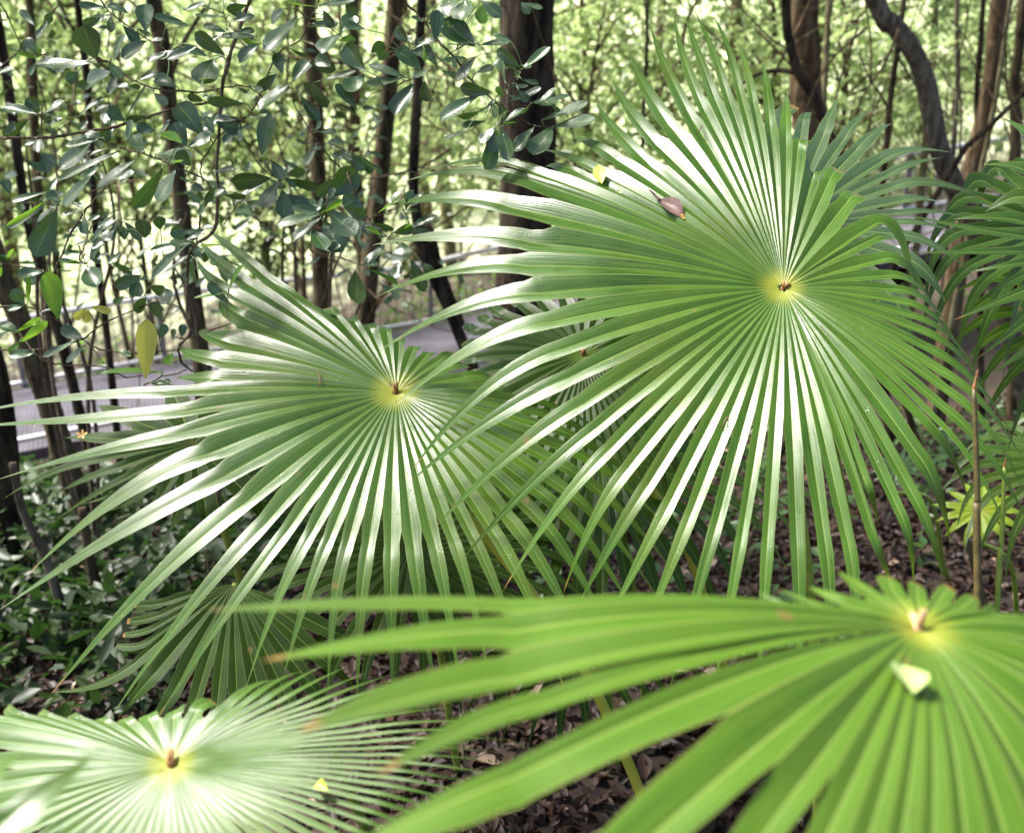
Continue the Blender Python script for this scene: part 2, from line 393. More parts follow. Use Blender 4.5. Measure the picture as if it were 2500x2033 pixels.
def frond(label, hub, dep, n, keys, mat='palmA', group='fan palm leaves', base=None, petm='petiole', petr=.008, ds=.0, dt=.1, pleat=.45, wl=1.6,
          ts=.78, seed=1, hs=.018, hmat='hast', closed=True, htow=(0, 1, .3), twist=.25, sag=.02, pet_mid=None, tsf=None, stub=1.0, fat=False):
    H = P(hub[0], hub[1], dep); n = unit(n)
    def onp(px, py, off):
        r = ray(px, py); Q = H-n*off
        return CAM+r*(np.dot(Q-CAM, n)/np.dot(r, n))
    segs = []
    ks = []
    for i, k in enumerate(keys):
        k = list(k)+[0]*(6-len(k)); ks.append(k)
    out = []
    for i, k in enumerate(ks):
        out.append(k[:4]+[k[5]])
        nx = ks[(i+1) % len(ks)]
        for q in range(int(k[4])):
            f = (q+1)/(k[4]+1)
            # interpolate angle / radius round the hub
            def pol(x, y): return math.atan2(y-hub[1], x-hub[0]), math.hypot(x-hub[0], y-hub[1])
            a0, r0 = pol(k[0], k[1]); a1, r1 = pol(nx[0], nx[1])
            if a1-a0 > math.pi: a1 -= 2*math.pi
            if a1-a0 < -math.pi: a1 += 2*math.pi
            a = a0+(a1-a0)*f; r = r0+(r1-r0)*f
            b0, t0 = pol(k[2], k[3]); b1, t1 = pol(nx[2], nx[3])
            if b1-b0 > math.pi: b1 -= 2*math.pi
            if b1-b0 < -math.pi: b1 += 2*math.pi
            b = b0+(b1-b0)*f; t = (t0+(t1-t0)*f)*random.uniform(.95, 1.03)
            out.append([hub[0]+r*math.cos(a), hub[1]+r*math.sin(a), hub[0]+t*math.cos(b), hub[1]+t*math.sin(b), 1 if (k[5] == 1 and nx[5] == 1) else 0])
    for k in out:
        S = onp(k[0], k[1], ds); T = onp(k[2], k[3], dt*(.25 if k[4] == 1 else 1)*random.uniform(.85, 1.15))
        segs.append(dict(S=S, T=T, blunt=k[4] == 1, gap=k[4] == 2, ts=tsf(k[0]-hub[0], k[1]-hub[1]) if tsf else None))
    if base is None: base = P(2000, 2100, 2.6)
    base = np.array([base[0], base[1], float(terrain(base[0], base[1]))]) if len(base) == 2 else np.asarray(base, float)
    rt = root('fan_palm', base, label, 'palm', group)
    blade('leaf_blade', mat, rt, H, n, segs, pleat=pleat, wl=wl, fat=fat, ts=ts, seed=seed, closed=closed, twist=twist, sag=sag)
    hastula(rt, H, n, hs, hmat, unit(htow), stub)
    m1 = H-n*.12+(base-H)*.06 if pet_mid is None else np.asarray(pet_mid)
    m2 = base*.5+H*.5+np.array([0, 0, .12])
    pts = catmull([H-n*.006, H-n*.04+(base-H)*.01, m1, m2, base*.8+H*.2, base-np.array([0, 0, .04])], 6)
    v, f = tube(pts, np.linspace(petr*.8, petr*1.9, len(pts)), 8, .06, seed)
    mk('petiole', v, f, petm, rt)
    return rt

A_KEYS = [(1300,590,910,598),(1250,505,939,504),(1290,436,981,445),(1300,418,1007,430),(1420,425,1327,411),(1480,430,1310,363),
 (1500,385,1394,336),(1590,405,1455,249),(1600,350,1495,192),(1630,300,1540,126),(1690,290,1588,63),(1715,260,1645,32),(1745,240,1670,34),
 (1775,230,1693,23),(1805,215,1739,36),(1840,250,1798,99),(1880,300,1863,156),(1920,340,1922,230),(1950,350,1968,345,0,1),(1985,430,2000,422,0,1),
 (2025,440,2047,415,0,1),(2070,490,2097,476,0,1),(2127,552,2240,765),(2130,582,2200,648),(2150,633,2271,750),(2165,672,2300,790),(2180,705,2325,823),(2195,735,2352,870),
 (2215,765,2380,905),(2235,800,2412,960),(2260,845,2470,1060),(2290,900,2505,1135),(2310,950,2505,1215),(2300,990,2515,1290),(2275,1020,2480,1350),
 (2257,1013,2365,1224),(2235,1100,2320,1330,0,2),(2226,1201,2305,1426),(2193,1243,2230,1430),(2110,1170,2145,1285),(2130,1290,2190,1460),(2065,1300,2085,1700),
 (2013,1310,2025,1740),(1945,1300,1950,1760),(1875,1305,1845,1750),(1814,1296,1735,1720),(1753,1270,1635,1680),(1692,1243,1545,1620),
 (1640,1218,1462,1560),(1585,1180,1400,1500),(1535,1140,1376,1445),(1495,1090,1229,1440),(1460,1040,1124,1370),(1424,985,1061,1289),
 (1390,920,1002,1175),(1377,850,1007,1146),(1344,785,962,994),(1322,714,920,861),(1285,646,912,728)]
B_KEYS = [(420,955,-80,1010),(450,1003,-70,1040),(440,1055,-20,1175),(506,1106,70,1400),(540,1165,0,1487),(600,1225,126,1692),
 (650,1275,270,1750),(705,1290,380,1760),(760,1300,597,1690),(805,1312,690,1660),(850,1320,800,1700),(900,1325,872,1720),(955,1330,960,1730),
 (1010,1330,1065,1700),(1060,1320,1125,1690),(1105,1310,1200,1680),(1150,1300,1290,1660),(1195,1285,1390,1720),(1240,1260,1450,1640),
 (1280,1230,1500,1580),(1310,1195,1560,1520),(1330,1160,1600,1450),(1340,1120,1640,1390),(1340,1075,1640,1300),(1320,1035,1600,1220),
 (1290,1000,1540,1130),(1250,970,1480,1060,0,2),(1180,945,1221,938,0,1),(1130,920,1205,922,0,1),(1095,895,1140,892,0,1),(1075,876,1112,866,0,1),
 (1040,868,1052,862,0,1),(1008,855,1020,848,0,1),(975,838,982,828,0,1),(945,812,950,802,0,1),(905,805,905,790,0,1),(868,790,860,772,0,1),(825,775,806,750,0,1),
 (640,668,505,560),(600,690,487,585),(575,725,482,630),(600,775,560,715),(560,835,502,803),(540,880,440,845),(540,925,430,922)]
C_KEYS = [(1250,1466,505,1488),(1250,1536,640,1612),(1250,1655,726,1786,0,2),(1330,1712,919,1891,0,2),(1250,1895,800,2110),(1640,2010,1280,2280),(1870,2030,1650,2400),
 (2010,2050,1900,2450),(2110,2060,2050,2450),(2190,2060,2180,2450),(2270,2060,2300,2450),(2350,2050,2430,2400),(2440,2020,2600,2330),(2520,1940,2750,2200),
 (2600,1830,2900,2050),(2650,1700,2950,1850),(2680,1600,2950,1680),(2500,1500,2720,1490),(2400,1502,2430,1482,0,1),(2345,1482,2378,1456,0,1),(2290,1468,2318,1432,0,1),
 (2240,1462,2239,1424,0,1),(2195,1462,2168,1408,0,1),(2130,1450,2049,1394),(2080,1478,1976,1432),(2040,1488,1900,1436),(2000,1498,1850,1445),(1940,1502,1800,1462)]
D_KEYS = [(k[0], k[1], k[2], k[3], 1 if k[0] > 500 or k[1] > 2000 else 0, k[4] if len(k) > 4 and False else (1 if len(k) > 5 and k[5] == 1 else 0)) for k in [(-50,1860,-350,1900),(-60,1805,-350,1790),(-30,1752,-250,1700),(50,1745,20,1722,0,1),(120,1748,100,1735,0,1),(190,1752,180,1742,0,1),(255,1762,250,1752,0,1),
 (310,1765,308,1752,0,1),(365,1758,368,1742,0,1),(425,1748,435,1730,0,1),(480,1735,520,1712,0,1),(560,1722,680,1660),(640,1712,796,1622),(720,1718,900,1640),(780,1730,1030,1651),
 (820,1752,1060,1690),(860,1782,1190,1760),(880,1812,1250,1805),(900,1842,1240,1862),(900,1875,1200,1922),(900,1910,1180,1980),(890,1950,1130,2040),
 (870,1995,1060,2100),(830,2040,980,2180),(770,2080,880,2250),(700,2110,760,2280),(630,2130,660,2300),(560,2140,580,2300),(490,2150,490,2310),(420,2150,420,2310),
 (350,2140,340,2300),(280,2130,250,2290),(210,2110,160,2280),(140,2090,60,2260),(70,2060,-40,2200),(10,2020,-150,2150),(-30,1970,-250,2080),(-50,1915,-300,1980)]]
F_KEYS = [(1915,290,1945,262,0,1),(1960,300,1990,278),(2010,330,2047,236,0,0),(2060,340,2123,268),(2090,365,2177,302),(2150,395,2320,372),(2170,425,2300,385),(2180,455,2409,489),
 (2200,490,2312,502),(2200,520,2360,530),(2190,540,2340,570),(2190,570,2360,655),(2200,625,2310,740),(2150,700,2230,860),(2050,740,2080,900),(1930,760,1920,900),(1800,740,1750,850),
 (1700,640,1600,700),(1700,520,1600,500),(1750,400,1680,330),(1830,330,1800,280)]
G_KEYS = [(2640,900,2600,1180),(2600,860,2490,1080),(2560,800,2417,916),(2540,760,2388,874),(2520,700,2329,781),(2510,668,2372,750),(2500,640,2341,669),(2500,612,2217,616),
 (2500,575,2182,518),(2500,540,2330,535),(2520,485,2405,518),(2520,425,2401,403),(2560,370,2444,287),(2620,340,2560,200),(2700,330,2700,180),(2800,340,2850,180),(2900,400,3020,280),
 (2960,500,3150,450),(2980,600,3200,620),(2960,720,3150,820),(2900,820,3020,1000),(2800,880,2850,1100),(2720,900,2730,1150)]
H_KEYS = [(400,1470,330,1478,0,1),(390,1500,310,1517,0,1),(380,1530,300,1550,0,1),(365,1562,284,1575,0,1),(330,1615,126,1688),(380,1640,290,1750),(430,1680,330,1790),(480,1700,420,1830),
 (530,1715,500,1850),(580,1725,580,1850),(640,1715,660,1850),(700,1700,750,1830),(750,1660,820,1760),(780,1600,870,1680),(790,1530,900,1570)]
E_KEYS = [(1165,872,1130,880,1,1),(1170,810,1145,790,1,1),(1230,770,1200,745,1,1),(1320,730,1300,700,1,1),(1430,710,1430,680,1),(1540,740,1570,700,1),(1640,800,1710,780,1),(1690,880,1800,890,1),
 (1680,960,1780,1050,1),(1640,1050,1710,1200,2),(1560,1130,1590,1300,2),(1470,1170,1480,1350,2),(1380,1150,1370,1330,2),(1290,1100,1240,1230,1),(1220,1030,1160,1110,1),(1180,950,1120,985,1)]
K_KEYS = [(250,1120,12,1215),(290,1140,110,1218),(310,1165,140,1266),(350,1165,190,1232),(370,1180,245,1250),(400,1200,300,1290),(440,1220,400,1320),(500,1230,500,1330),(600,1200,640,1280),(640,1120,720,1140),
 (620,1040,700,1000),(540,1000,560,930),(440,1000,400,940),(340,1030,240,990),(270,1070,150,1070)]
J_KEYS = [(30,1990,235,1835),(-60,1960,65,1822),(-150,1970,-60,1790),(-260,1990,-260,1800),(-340,2060,-460,1950),(-340,2180,-480,2230),(-260,2280,-320,2420),(-120,2300,-60,2440),(20,2250,150,2320),(60,2150,200,2110)]
C_KEYS = [((2242+(a-2242)*1.18, 1535+(b-1535)*1.18)+tuple(rest) if (b-1535 > 300 and a > 1600) else (a, b)+tuple(rest)) for a, b, *rest in C_KEYS]
random.seed(3)
bx = lambda px, py, d: P(px, py, d)[:2]
nA = (-.15, -.60, .78)
frond('large glossy fan leaf at the upper right, a brown dead leaf lying on it', (1913,704), 1.85, nA, A_KEYS, 'palmA', base=bx(2080,1900,2.3), dt=.10, seed=11, ts=.7, wl=2.8, hs=.010, petr=.008, stub=.5, htow=(.8,.3,.2), tsf=lambda x, y: .88 if (y < 60 and x < 120) else (.62 if y > 300 else .72))
frond('big fan leaf at the left with torn upper edge and white sheen below its heart', (968,958), 2.06, (-.07,-.51,.85), B_KEYS, 'palmB', base=bx(1800,2150,2.35), petm='petioleY', dt=.10, seed=12, ts=.8, pleat=.40, wl=2.4, hs=.011, stub=.8, htow=(.1,.5,.9), tsf=lambda x, y: .97 if (y < -20 and x < 0) else .84)
frond('closest fan leaf at the lower right, blurred, with a pale triangular scrap on it', (2242,1535), .86, (.22,-.22,.95), C_KEYS, 'palmC', base=bx(2250,2700,1.5), dt=.015, seed=13, hs=.010, hmat='hastP', pleat=.34, wl=3.2, ts=.62, sag=.03, stub=.4, htow=(-.3,.9,.2), fat=True, tsf=lambda x, y: .55 if (x < -900 and y > 300) else .6 if (x < -560 and y > 300) else .74 if (x < -330 and y > 300) else .97 if (y > 330 or x > 150) else .93)
frond('soft focused fan leaf in the lower left corner with a brown centre spike', (420,1868), 1.22, (-.12,-.38,.92), D_KEYS, 'palmD', base=bx(1700,2300,2.1), petm='petioleY', dt=.07, seed=14, hs=.011, pleat=.36, ts=.85, tsf=lambda x, y: .97 if (y < -60 and x < 60) else .58 if x > 250 else .85)
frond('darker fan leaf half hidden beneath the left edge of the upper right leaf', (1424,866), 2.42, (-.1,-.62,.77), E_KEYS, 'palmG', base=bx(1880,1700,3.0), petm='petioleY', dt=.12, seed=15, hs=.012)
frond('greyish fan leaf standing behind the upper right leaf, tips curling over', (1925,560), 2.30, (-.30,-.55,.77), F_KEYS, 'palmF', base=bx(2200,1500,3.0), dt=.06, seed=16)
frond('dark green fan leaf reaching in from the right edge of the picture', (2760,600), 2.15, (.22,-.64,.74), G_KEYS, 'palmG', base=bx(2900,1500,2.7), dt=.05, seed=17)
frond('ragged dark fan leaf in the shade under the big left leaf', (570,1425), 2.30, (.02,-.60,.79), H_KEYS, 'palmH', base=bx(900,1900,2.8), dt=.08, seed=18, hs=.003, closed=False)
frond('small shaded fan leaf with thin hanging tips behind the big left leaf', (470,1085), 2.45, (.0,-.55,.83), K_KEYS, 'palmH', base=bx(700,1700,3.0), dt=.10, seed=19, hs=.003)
frond('very blurred pale leaf tips entering at the bottom left corner', (-140,2120), .62, (.0,-.5,.86), J_KEYS, 'palmD', base=bx(-500,2900,1.0), dt=.02, seed=20)

# parametric fan palms for the undergrowth
def ring_keys(hub, rad, asp, nseg, a0=0, a1=360, droop=0, seed=0):
    rr = random.Random(seed); ks = []
    full = (a1-a0) >= 360
    for i in range(nseg):
        a = math.radians(a0+(a1-a0)*i/(nseg if full else nseg-1)); r = rad*rr.uniform(.9, 1.06)
        ks.append((hub[0]+.58*rad*math.cos(a), hub[1]+.58*rad*asp*math.sin(a), hub[0]+r*math.cos(a), hub[1]+r*asp*math.sin(a)+droop*rr.uniform(.6, 1.2)))
    return ks
for lab, hub, dep, nn, rad, asp, ns, m_, dr in [
  ('bright yellow green young fan leaf low at the right behind the brown stalk', (2392,1245), 3.3, (-.2,-.5,.84), 118, .75, 13, 'palmY', 10),
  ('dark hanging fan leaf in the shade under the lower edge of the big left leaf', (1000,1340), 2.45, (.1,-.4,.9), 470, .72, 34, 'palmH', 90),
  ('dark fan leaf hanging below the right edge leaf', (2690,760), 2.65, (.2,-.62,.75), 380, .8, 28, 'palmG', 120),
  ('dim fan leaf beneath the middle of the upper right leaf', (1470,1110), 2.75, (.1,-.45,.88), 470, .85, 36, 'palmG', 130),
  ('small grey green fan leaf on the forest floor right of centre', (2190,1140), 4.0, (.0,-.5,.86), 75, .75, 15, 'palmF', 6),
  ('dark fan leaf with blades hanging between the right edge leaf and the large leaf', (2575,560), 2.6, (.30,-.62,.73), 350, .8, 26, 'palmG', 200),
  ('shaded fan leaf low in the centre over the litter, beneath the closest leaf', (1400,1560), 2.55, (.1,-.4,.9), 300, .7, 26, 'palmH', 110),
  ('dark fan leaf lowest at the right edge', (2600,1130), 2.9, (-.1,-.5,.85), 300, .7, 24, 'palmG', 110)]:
    frond(lab, hub, dep, nn, ring_keys(hub, rad, asp, ns, seed=ns, droop=dr), m_, base=bx(hub[0]+120, hub[1]+360, dep+.5), dt=.03, seed=ns, hs=.004, petr=.006)

# broken brown stalk and pale stalk at the right
def stalk(label, p0, p1, dep, w, mat):
    a, b = P(*p0, dep), P(*p1, dep+.02)
    g = float(terrain(b[0], b[1])); c = b+(b-a)*max(.05, (b[2]-g)/(a[2]-b[2])) 
    rt = root('palm_stalk', (c[0], c[1], g), label, 'stalk')
    pts = catmull([a, a*.5+b*.5+np.array([.002, 0, 0]), b, c], 6)
    v, f = tube(pts, np.linspace(w*.55, w*1.25, len(pts)), 8, .05, 5)
    mk('stem', v, f, mat, rt)
    tip = catmull([a-np.array([0, 0, .004]), a+np.array([0, 0, .012]), a+np.array([.001, 0, .03])], 3)
    v, f = tube(tip, np.linspace(w*.6, w*.12, len(tip)), 6, .3, 6); mk('broken_end', v, f, 'hast', rt)
stalk('brown broken leaf stalk standing upright right of the big fan leaf', (2378,950), (2388,1480), 1.5, .0060, 'petioleB')
stalk('pale green upright stalk just right of the brown broken one', (2452,1140), (2434,1500), 2.0, .0062, 'petiole')

# ------------------------------------------------------------------ broad-leaved shrub
def lf(b, t, w, nrm, cup=.12, seed=0, nl=11, blunt=True):
    """one obovate leaf from base b to apex t."""
    ax = t-b; Ln = np.linalg.norm(ax); ax = ax/Ln
    nrm = unit(nrm-ax*np.dot(nrm, ax)); sd = np.cross(ax, nrm)
    rr = random.Random(seed); vs, fs, uv = [], [], []
    bend = rr.uniform(-.10, .14); wv = rr.uniform(0, 6)
    for i in range(nl):
        s = i/(nl-1)
        pr = (s**.8*(1-s**3.3)**.6*1.62) if blunt else math.sin(math.pi*min(1, s*.98+.005))**.9
        if i == 0: pr = .04
        if i == nl-1: pr = .12 if blunt else .03
        c = b+ax*Ln*s-nrm*Ln*bend*4*(s-.5)**2*(-1)*.5
        for j in range(5):
            q = (j-2)/2
            vs.append(c+sd*w*.5*pr*q+nrm*(abs(q)*cup*w*pr+.03*w*math.sin(s*7+wv+q*2)))
    for i in range(nl-1):
        for j in range(4):
            a = i*5+j; fs.append((a, a+1, a+6, a+5))
            for (jj, ii) in ((j, i), (j+1, i), (j+1, i+1), (j, i+1)): uv.append((jj/4, ii/(nl-1)))
    return vs, fs, uv
Z = {1: (0, 0), 2: (800, 0), 4: (0, 600)}
def zc(z, x, y): o = Z[z]; return (o[0]+x*.4215, o[1]+y*.4215)
BR = [ # zoom tile, polyline, width, depth
 (1, [(1470,-60),(1440,20),(1340,300),(1290,520),(1260,900),(1250,1300),(1130,1420),(1090,1500),(1080,1660)], 20, 2.35),
 (4, [(1090,80),(1080,400),(1100,510),(1040,590),(1080,700),(1290,790)], 15, 2.34),
 (1, [(-40,802),(0,800),(250,800),(450,770),(680,730),(850,680),(1010,630),(1200,600),(1290,612)], 15, 2.40),
 (1, [(-30,0),(0,20),(60,120),(150,300),(280,310)], 9, 2.6), (1, [(570,-20),(620,50),(700,120),(870,240),(990,300)], 8, 2.3),
 (1, [(560,330),(660,380),(740,450),(880,510),(1000,530),(1180,530),(1350,500),(1450,510),(1520,560)], 10, 2.3),
 (1, [(560,800),(690,850),(870,900),(1000,960),(1170,1030),(1240,1110)], 11, 2.2), (1, [(290,1630),(400,1370),(500,1210),(600,1100),(670,1060)], 11, 2.3),
 (1, [(670,1060),(690,1200),(715,1340)], 7, 2.3), (1, [(500,1530),(460,1500),(500,1400),(540,1300),(690,1210)], 8, 2.28), (1, [(1240,1110),(1160,1250),(1140,1400)], 11, 2.34),
 (1, [(1175,1050),(1170,940),(1260,800),(1400,690),(1480,610),(1600,320),(1740,230),(1830,40),(1860,-40)], 9, 2.3),
 (1, [(610,500),(640,700),(620,880)], 6, 2.5), (1, [(240,600),(250,810),(360,920)], 8, 2.4), (1, [(250,810),(430,690),(445,675)], 6, 2.4),
 (1, [(60,1170),(270,1180),(350,1190),(430,1160),(590,1080)], 6, 2.3), (1, [(1400,690),(1390,760),(1500,950),(1620,1050)], 7, 2.35), (1, [(0,1520),(150,1550),(320,1580)], 7, 2.3),
 (1, [(1895,1240),(1900,1140),(1960,1000)], 6, 2.25), (1, [(2135,1330),(2030,1060),(1850,830),(1700,600)], 8, 2.5), (1, [(1290,-20),(1310,140),(1340,200)], 5, 2.3),
 (1, [(2060,900),(1900,830),(1750,830)], 6, 2.7), (1, [(0,390),(170,230),(340,30)], 9, 2.9), (1, [(1500,1080),(1400,1150),(1300,1300)], 8, 2.8),
 (2, [(400,-30),(430,0),(560,130),(640,240),(730,330),(820,450),(900,530),(1040,640),(1200,730),(1300,742)], 13, 2.15), (2, [(340,520),(510,450),(600,400),(740,280)], 6, 2.2),
 (2, [(1030,600),(1130,610),(1230,595)], 5, 2.15), (2, [(980,560),(1060,490),(1130,400)], 5, 2.15), (2, [(100,960),(130,1060),(180,1180),(260,1290),(370,1395)], 7, 2.25),
 (2, [(-100,1450),(0,1480),(130,1510),(240,1560)], 7, 2.25), (2, [(560,200),(500,270),(440,300)], 5, 2.15), (2, [(270,1250),(350,1240),(450,1215)], 5, 2.25),
 (4, [(-20,98),(120,120),(280,155)], 8, 2.3), (4, [(-30,605),(200,600),(450,550),(640,430),(930,325),(1080,400)], 9, 2.3), (4, [(100,490),(220,640),(350,690),(600,700),(720,760),(900,730)], 9, 2.25),
 (4, [(-20,360),(150,350),(330,430),(480,540),(600,680)], 8, 2.3), (4, [(520,580),(740,620),(1040,600)], 7, 2.3), (4, [(660,260),(650,230),(750,140),(1060,40)], 6, 2.4), (4, [(455,0),(500,110)], 6, 2.28),
 (4, [(660,240),(700,300),(830,290)], 5, 2.4), (4, [(840,800),(940,760),(1080,720)], 8, 2.3), (4, [(1050,545),(1170,510),(1400,430)], 7, 2.34), (4, [(1290,790),(1285,730),(1280,705)], 6, 2.2), (4, [(1330,440),(1310,350),(1325,270)], 6, 2.2)]
LV = {1: """845,185,840,20,90,n 650,95,530,140,75,n 555,340,480,150,140,p 660,350,720,195,60,n 850,240,710,340,90,n 545,375,225,375,90,n 640,420,495,490,120,p 870,230,950,230,30,n
1110,290,870,340,60,n 1150,270,970,350,60,n 1205,330,1060,270,50,n 1305,320,1130,190,80,d 1490,210,1270,210,50,n 1500,250,1385,360,80,p 1730,110,1540,300,125,p 1645,50,1570,130,75,p
1640,430,1600,310,60,n 1240,340,1160,485,135,n 1290,100,1130,90,35,n 1060,130,890,100,45,n 745,75,620,30,50,n 620,50,460,30,40,n 1840,50,1660,20,45,l 1850,40,2070,0,60,p 1980,185,2050,90,85,n
2110,170,1990,140,50,n 2120,410,2000,260,110,d 1970,190,1860,305,110,p 1970,235,2060,230,60,l 1800,140,1960,140,50,n 1870,60,1930,160,60,d 1690,470,1800,350,90,n 1690,480,1500,640,115,n
1750,480,1910,590,130,d 1790,360,1945,400,65,d 1880,460,2060,410,35,n 2110,440,2000,530,95,n 2070,640,1940,490,70,n 1600,430,1490,520,60,d 1420,600,1200,580,60,d 1515,900,1570,665,105,n
1250,710,1400,745,95,n 1175,780,1025,600,120,p 1090,850,1215,785,75,n 1080,850,1005,710,90,p 1320,610,1180,760,45,n 1170,780,1070,768,28,l 720,700,620,640,90,p 640,770,645,690,50,n 740,810,765,695,55,p
830,885,770,780,70,p 1050,840,930,780,110,l 910,800,985,715,35,n 900,760,790,740,60,n 900,890,1115,905,110,n 560,805,355,990,110,p 600,800,490,770,50,p 570,810,380,850,38,n 690,870,340,1035,45,n
790,920,560,1085,75,n 540,1010,362,1198,85,p 590,960,470,1030,40,n 680,1040,775,1000,60,n 940,975,770,1200,95,d 1020,975,915,1175,115,n 270,1110,62,1165,38,n 270,1165,38,1310,28,l 265,1190,60,1325,28,n
350,1175,270,1115,55,p 320,1220,200,1485,125,d 430,690,318,655,24,l 440,680,605,560,42,n 220,660,15,620,55,p 160,690,20,790,60,d 730,680,850,490,20,n 430,490,510,490,45,d 640,500,745,500,38,p
745,500,815,500,32,d 800,455,918,428,52,n 890,540,972,605,45,n 210,360,170,440,34,n 1090,1405,870,1610,65,n 1090,1400,870,1450,38,n 1065,1390,995,1320,75,n 1070,1390,1180,1330,40,n 490,1530,340,1510,32,n
505,1535,560,1658,105,p 520,1510,595,1385,65,p 720,1390,700,1305,70,d 840,1380,830,1270,85,n 930,1330,915,1255,65,d 640,1400,620,1330,75,n 1570,930,1645,1040,60,n 1570,1030,1345,1055,90,d
1610,1060,1520,1205,95,n 1650,1040,1855,1082,65,d 1660,1050,1720,1110,50,l 1620,1120,1850,1225,70,d 1860,1240,1690,1200,42,n 1850,1240,1605,1300,62,n 1850,1270,1700,1405,85,p 1870,1280,1985,1455,115,p
1900,1220,2065,1365,110,n 1870,1230,1985,1160,32,l 1895,1140,2065,980,130,d 2120,1260,1990,1130,85,n 1990,1200,2125,1250,60,d 1640,1100,1650,1265,85,d 1810,1330,1885,1445,95,d 1110,1060,1040,1040,50,n
200,150,120,60,40,n 480,270,430,200,40,n 1430,30,1310,60,50,d 1400,110,1330,20,60,n 400,330,330,420,60,n 450,420,380,470,55,d 980,130,1090,150,30,n 1740,560,1850,700,60,d 1060,60,1190,20,40,n 2000,20,2060,90,60,d""",
2: """700,-10,700,85,110,n 800,0,775,118,115,p 890,0,1005,98,65,n 855,272,675,125,125,p 635,380,515,225,65,n 545,410,395,280,85,n 460,450,235,370,48,n 440,460,225,490,62,n 500,490,385,668,110,n
590,410,488,445,48,n 560,470,580,590,85,n 620,240,640,60,75,d 860,330,745,475,65,n 650,350,812,350,45,n 850,265,695,262,28,n 890,262,1062,240,52,n 950,540,765,505,70,d 880,550,645,700,90,n
900,640,755,680,62,d 910,705,775,735,48,p 970,740,880,825,65,n 1010,720,1138,628,48,n 1000,722,1097,716,32,l 970,740,955,885,75,d 1010,740,1055,935,75,n 1112,385,980,285,55,n 1135,395,1290,278,60,n
1030,485,1010,335,48,d 1120,410,1090,450,55,p 1125,405,1178,385,38,p 1050,500,1162,500,26,n 1060,592,1238,518,48,n 1225,595,1322,515,42,n 1240,592,1405,550,45,n 1240,700,1508,595,62,p
1305,735,1552,690,85,p 1195,742,1085,880,85,n 1300,745,1185,900,125,p 800,760,675,805,28,n 970,760,920,980,105,d 445,1095,365,1185,70,n 500,1100,455,1175,65,d 560,1110,480,1195,65,n
480,1315,635,1255,62,n 478,1318,612,1385,62,n 430,1350,485,1305,32,l 270,1250,372,1178,42,l 260,1290,388,1322,42,d 240,1370,220,1300,55,n 330,1420,225,1535,75,n 430,1405,430,1525,120,n
425,1520,388,1612,65,n 238,1558,408,1650,52,l 165,1560,180,1755,120,n 480,1500,562,1690,65,d 550,1520,605,1590,52,n 300,350,330,290,70,d 250,300,330,250,60,d 20,390,-60,330,70,d 130,250,200,380,60,d
900,30,880,140,70,l 1150,20,1245,50,30,n 1120,10,1170,80,50,n 1060,240,960,200,30,n""",
4: """330,425,268,155,115,l 160,340,165,175,28,l 140,340,65,255,70,p 130,352,45,372,45,n 230,385,362,350,32,n 110,500,-5,455,65,n 100,500,235,420,42,l 120,560,275,438,52,l 110,560,55,625,42,l
490,550,355,475,65,n 440,550,248,645,42,n 490,580,385,675,55,p 842,770,850,425,100,Y 945,725,582,725,70,l 500,360,428,425,42,Y 530,350,642,382,38,Y 510,370,500,445,42,Y 880,800,992,792,52,n
1040,590,1265,705,28,l 1285,705,1450,588,42,l 1325,270,1125,302,32,l 1322,250,1405,105,42,l 1320,330,1205,215,55,d 920,540,962,455,45,d 1050,530,1062,455,42,d 200,620,55,632,52,n 1120,70,1140,215,115,d
820,170,665,240,65,d 850,300,775,375,75,d 930,330,905,410,75,d 870,235,955,262,65,d 960,250,985,335,85,d 800,200,780,300,70,d 700,160,760,210,50,n 60,80,0,60,60,d 1000,540,1010,480,30,n 30,500,-20,560,60,n 1000,620,960,690,50,l 760,640,700,610,30,n"""}
shr = root('broadleaf_shrub', (P(527, 1500, 2.5)[0], P(527, 1500, 2.5)[1], float(terrain(-1, 2.3))), 'glossy dark leaved shrub spreading twiggy branches across the upper left', 'shrub')
brs = []
for bi, (z, pl, w, dep) in enumerate(BR):
    px = [zc(z, *q) for q in pl]
    d0 = dep+random.uniform(-.03, .03)
    pts = catmull([P(q[0], q[1], d0+.03*math.sin(i*1.7+bi)) for i, q in enumerate(px)], 5)
    pts = pts+rng.normal(0, .0012, pts.shape)
    r = w*.4215/FPX*dep*.62
    v, f = tube(pts, np.linspace(r, r*.65, len(pts))*(1+.18*rng.normal(size=len(pts)).clip(-1, 1)), 6, .12, bi)
    o = mk('branch', v, f, 'twig', shr)
    brs.append(dict(o=o, pts=pts, leaves={}, tw=MB()))
allp = np.vstack([b['pts'] for b in brs]); own = np.concatenate([[i]*len(b['pts']) for i, b in enumerate(brs)])
def toscr(p):
    d = p-CAM; z = d@FWD; return np.stack([1250+FPX*(d@RGT)/z, 1016.5-FPX*(d@UPV)/z, z], -1)
ascr = toscr(allp)
SUNV = unit((-.52, .14, .84))
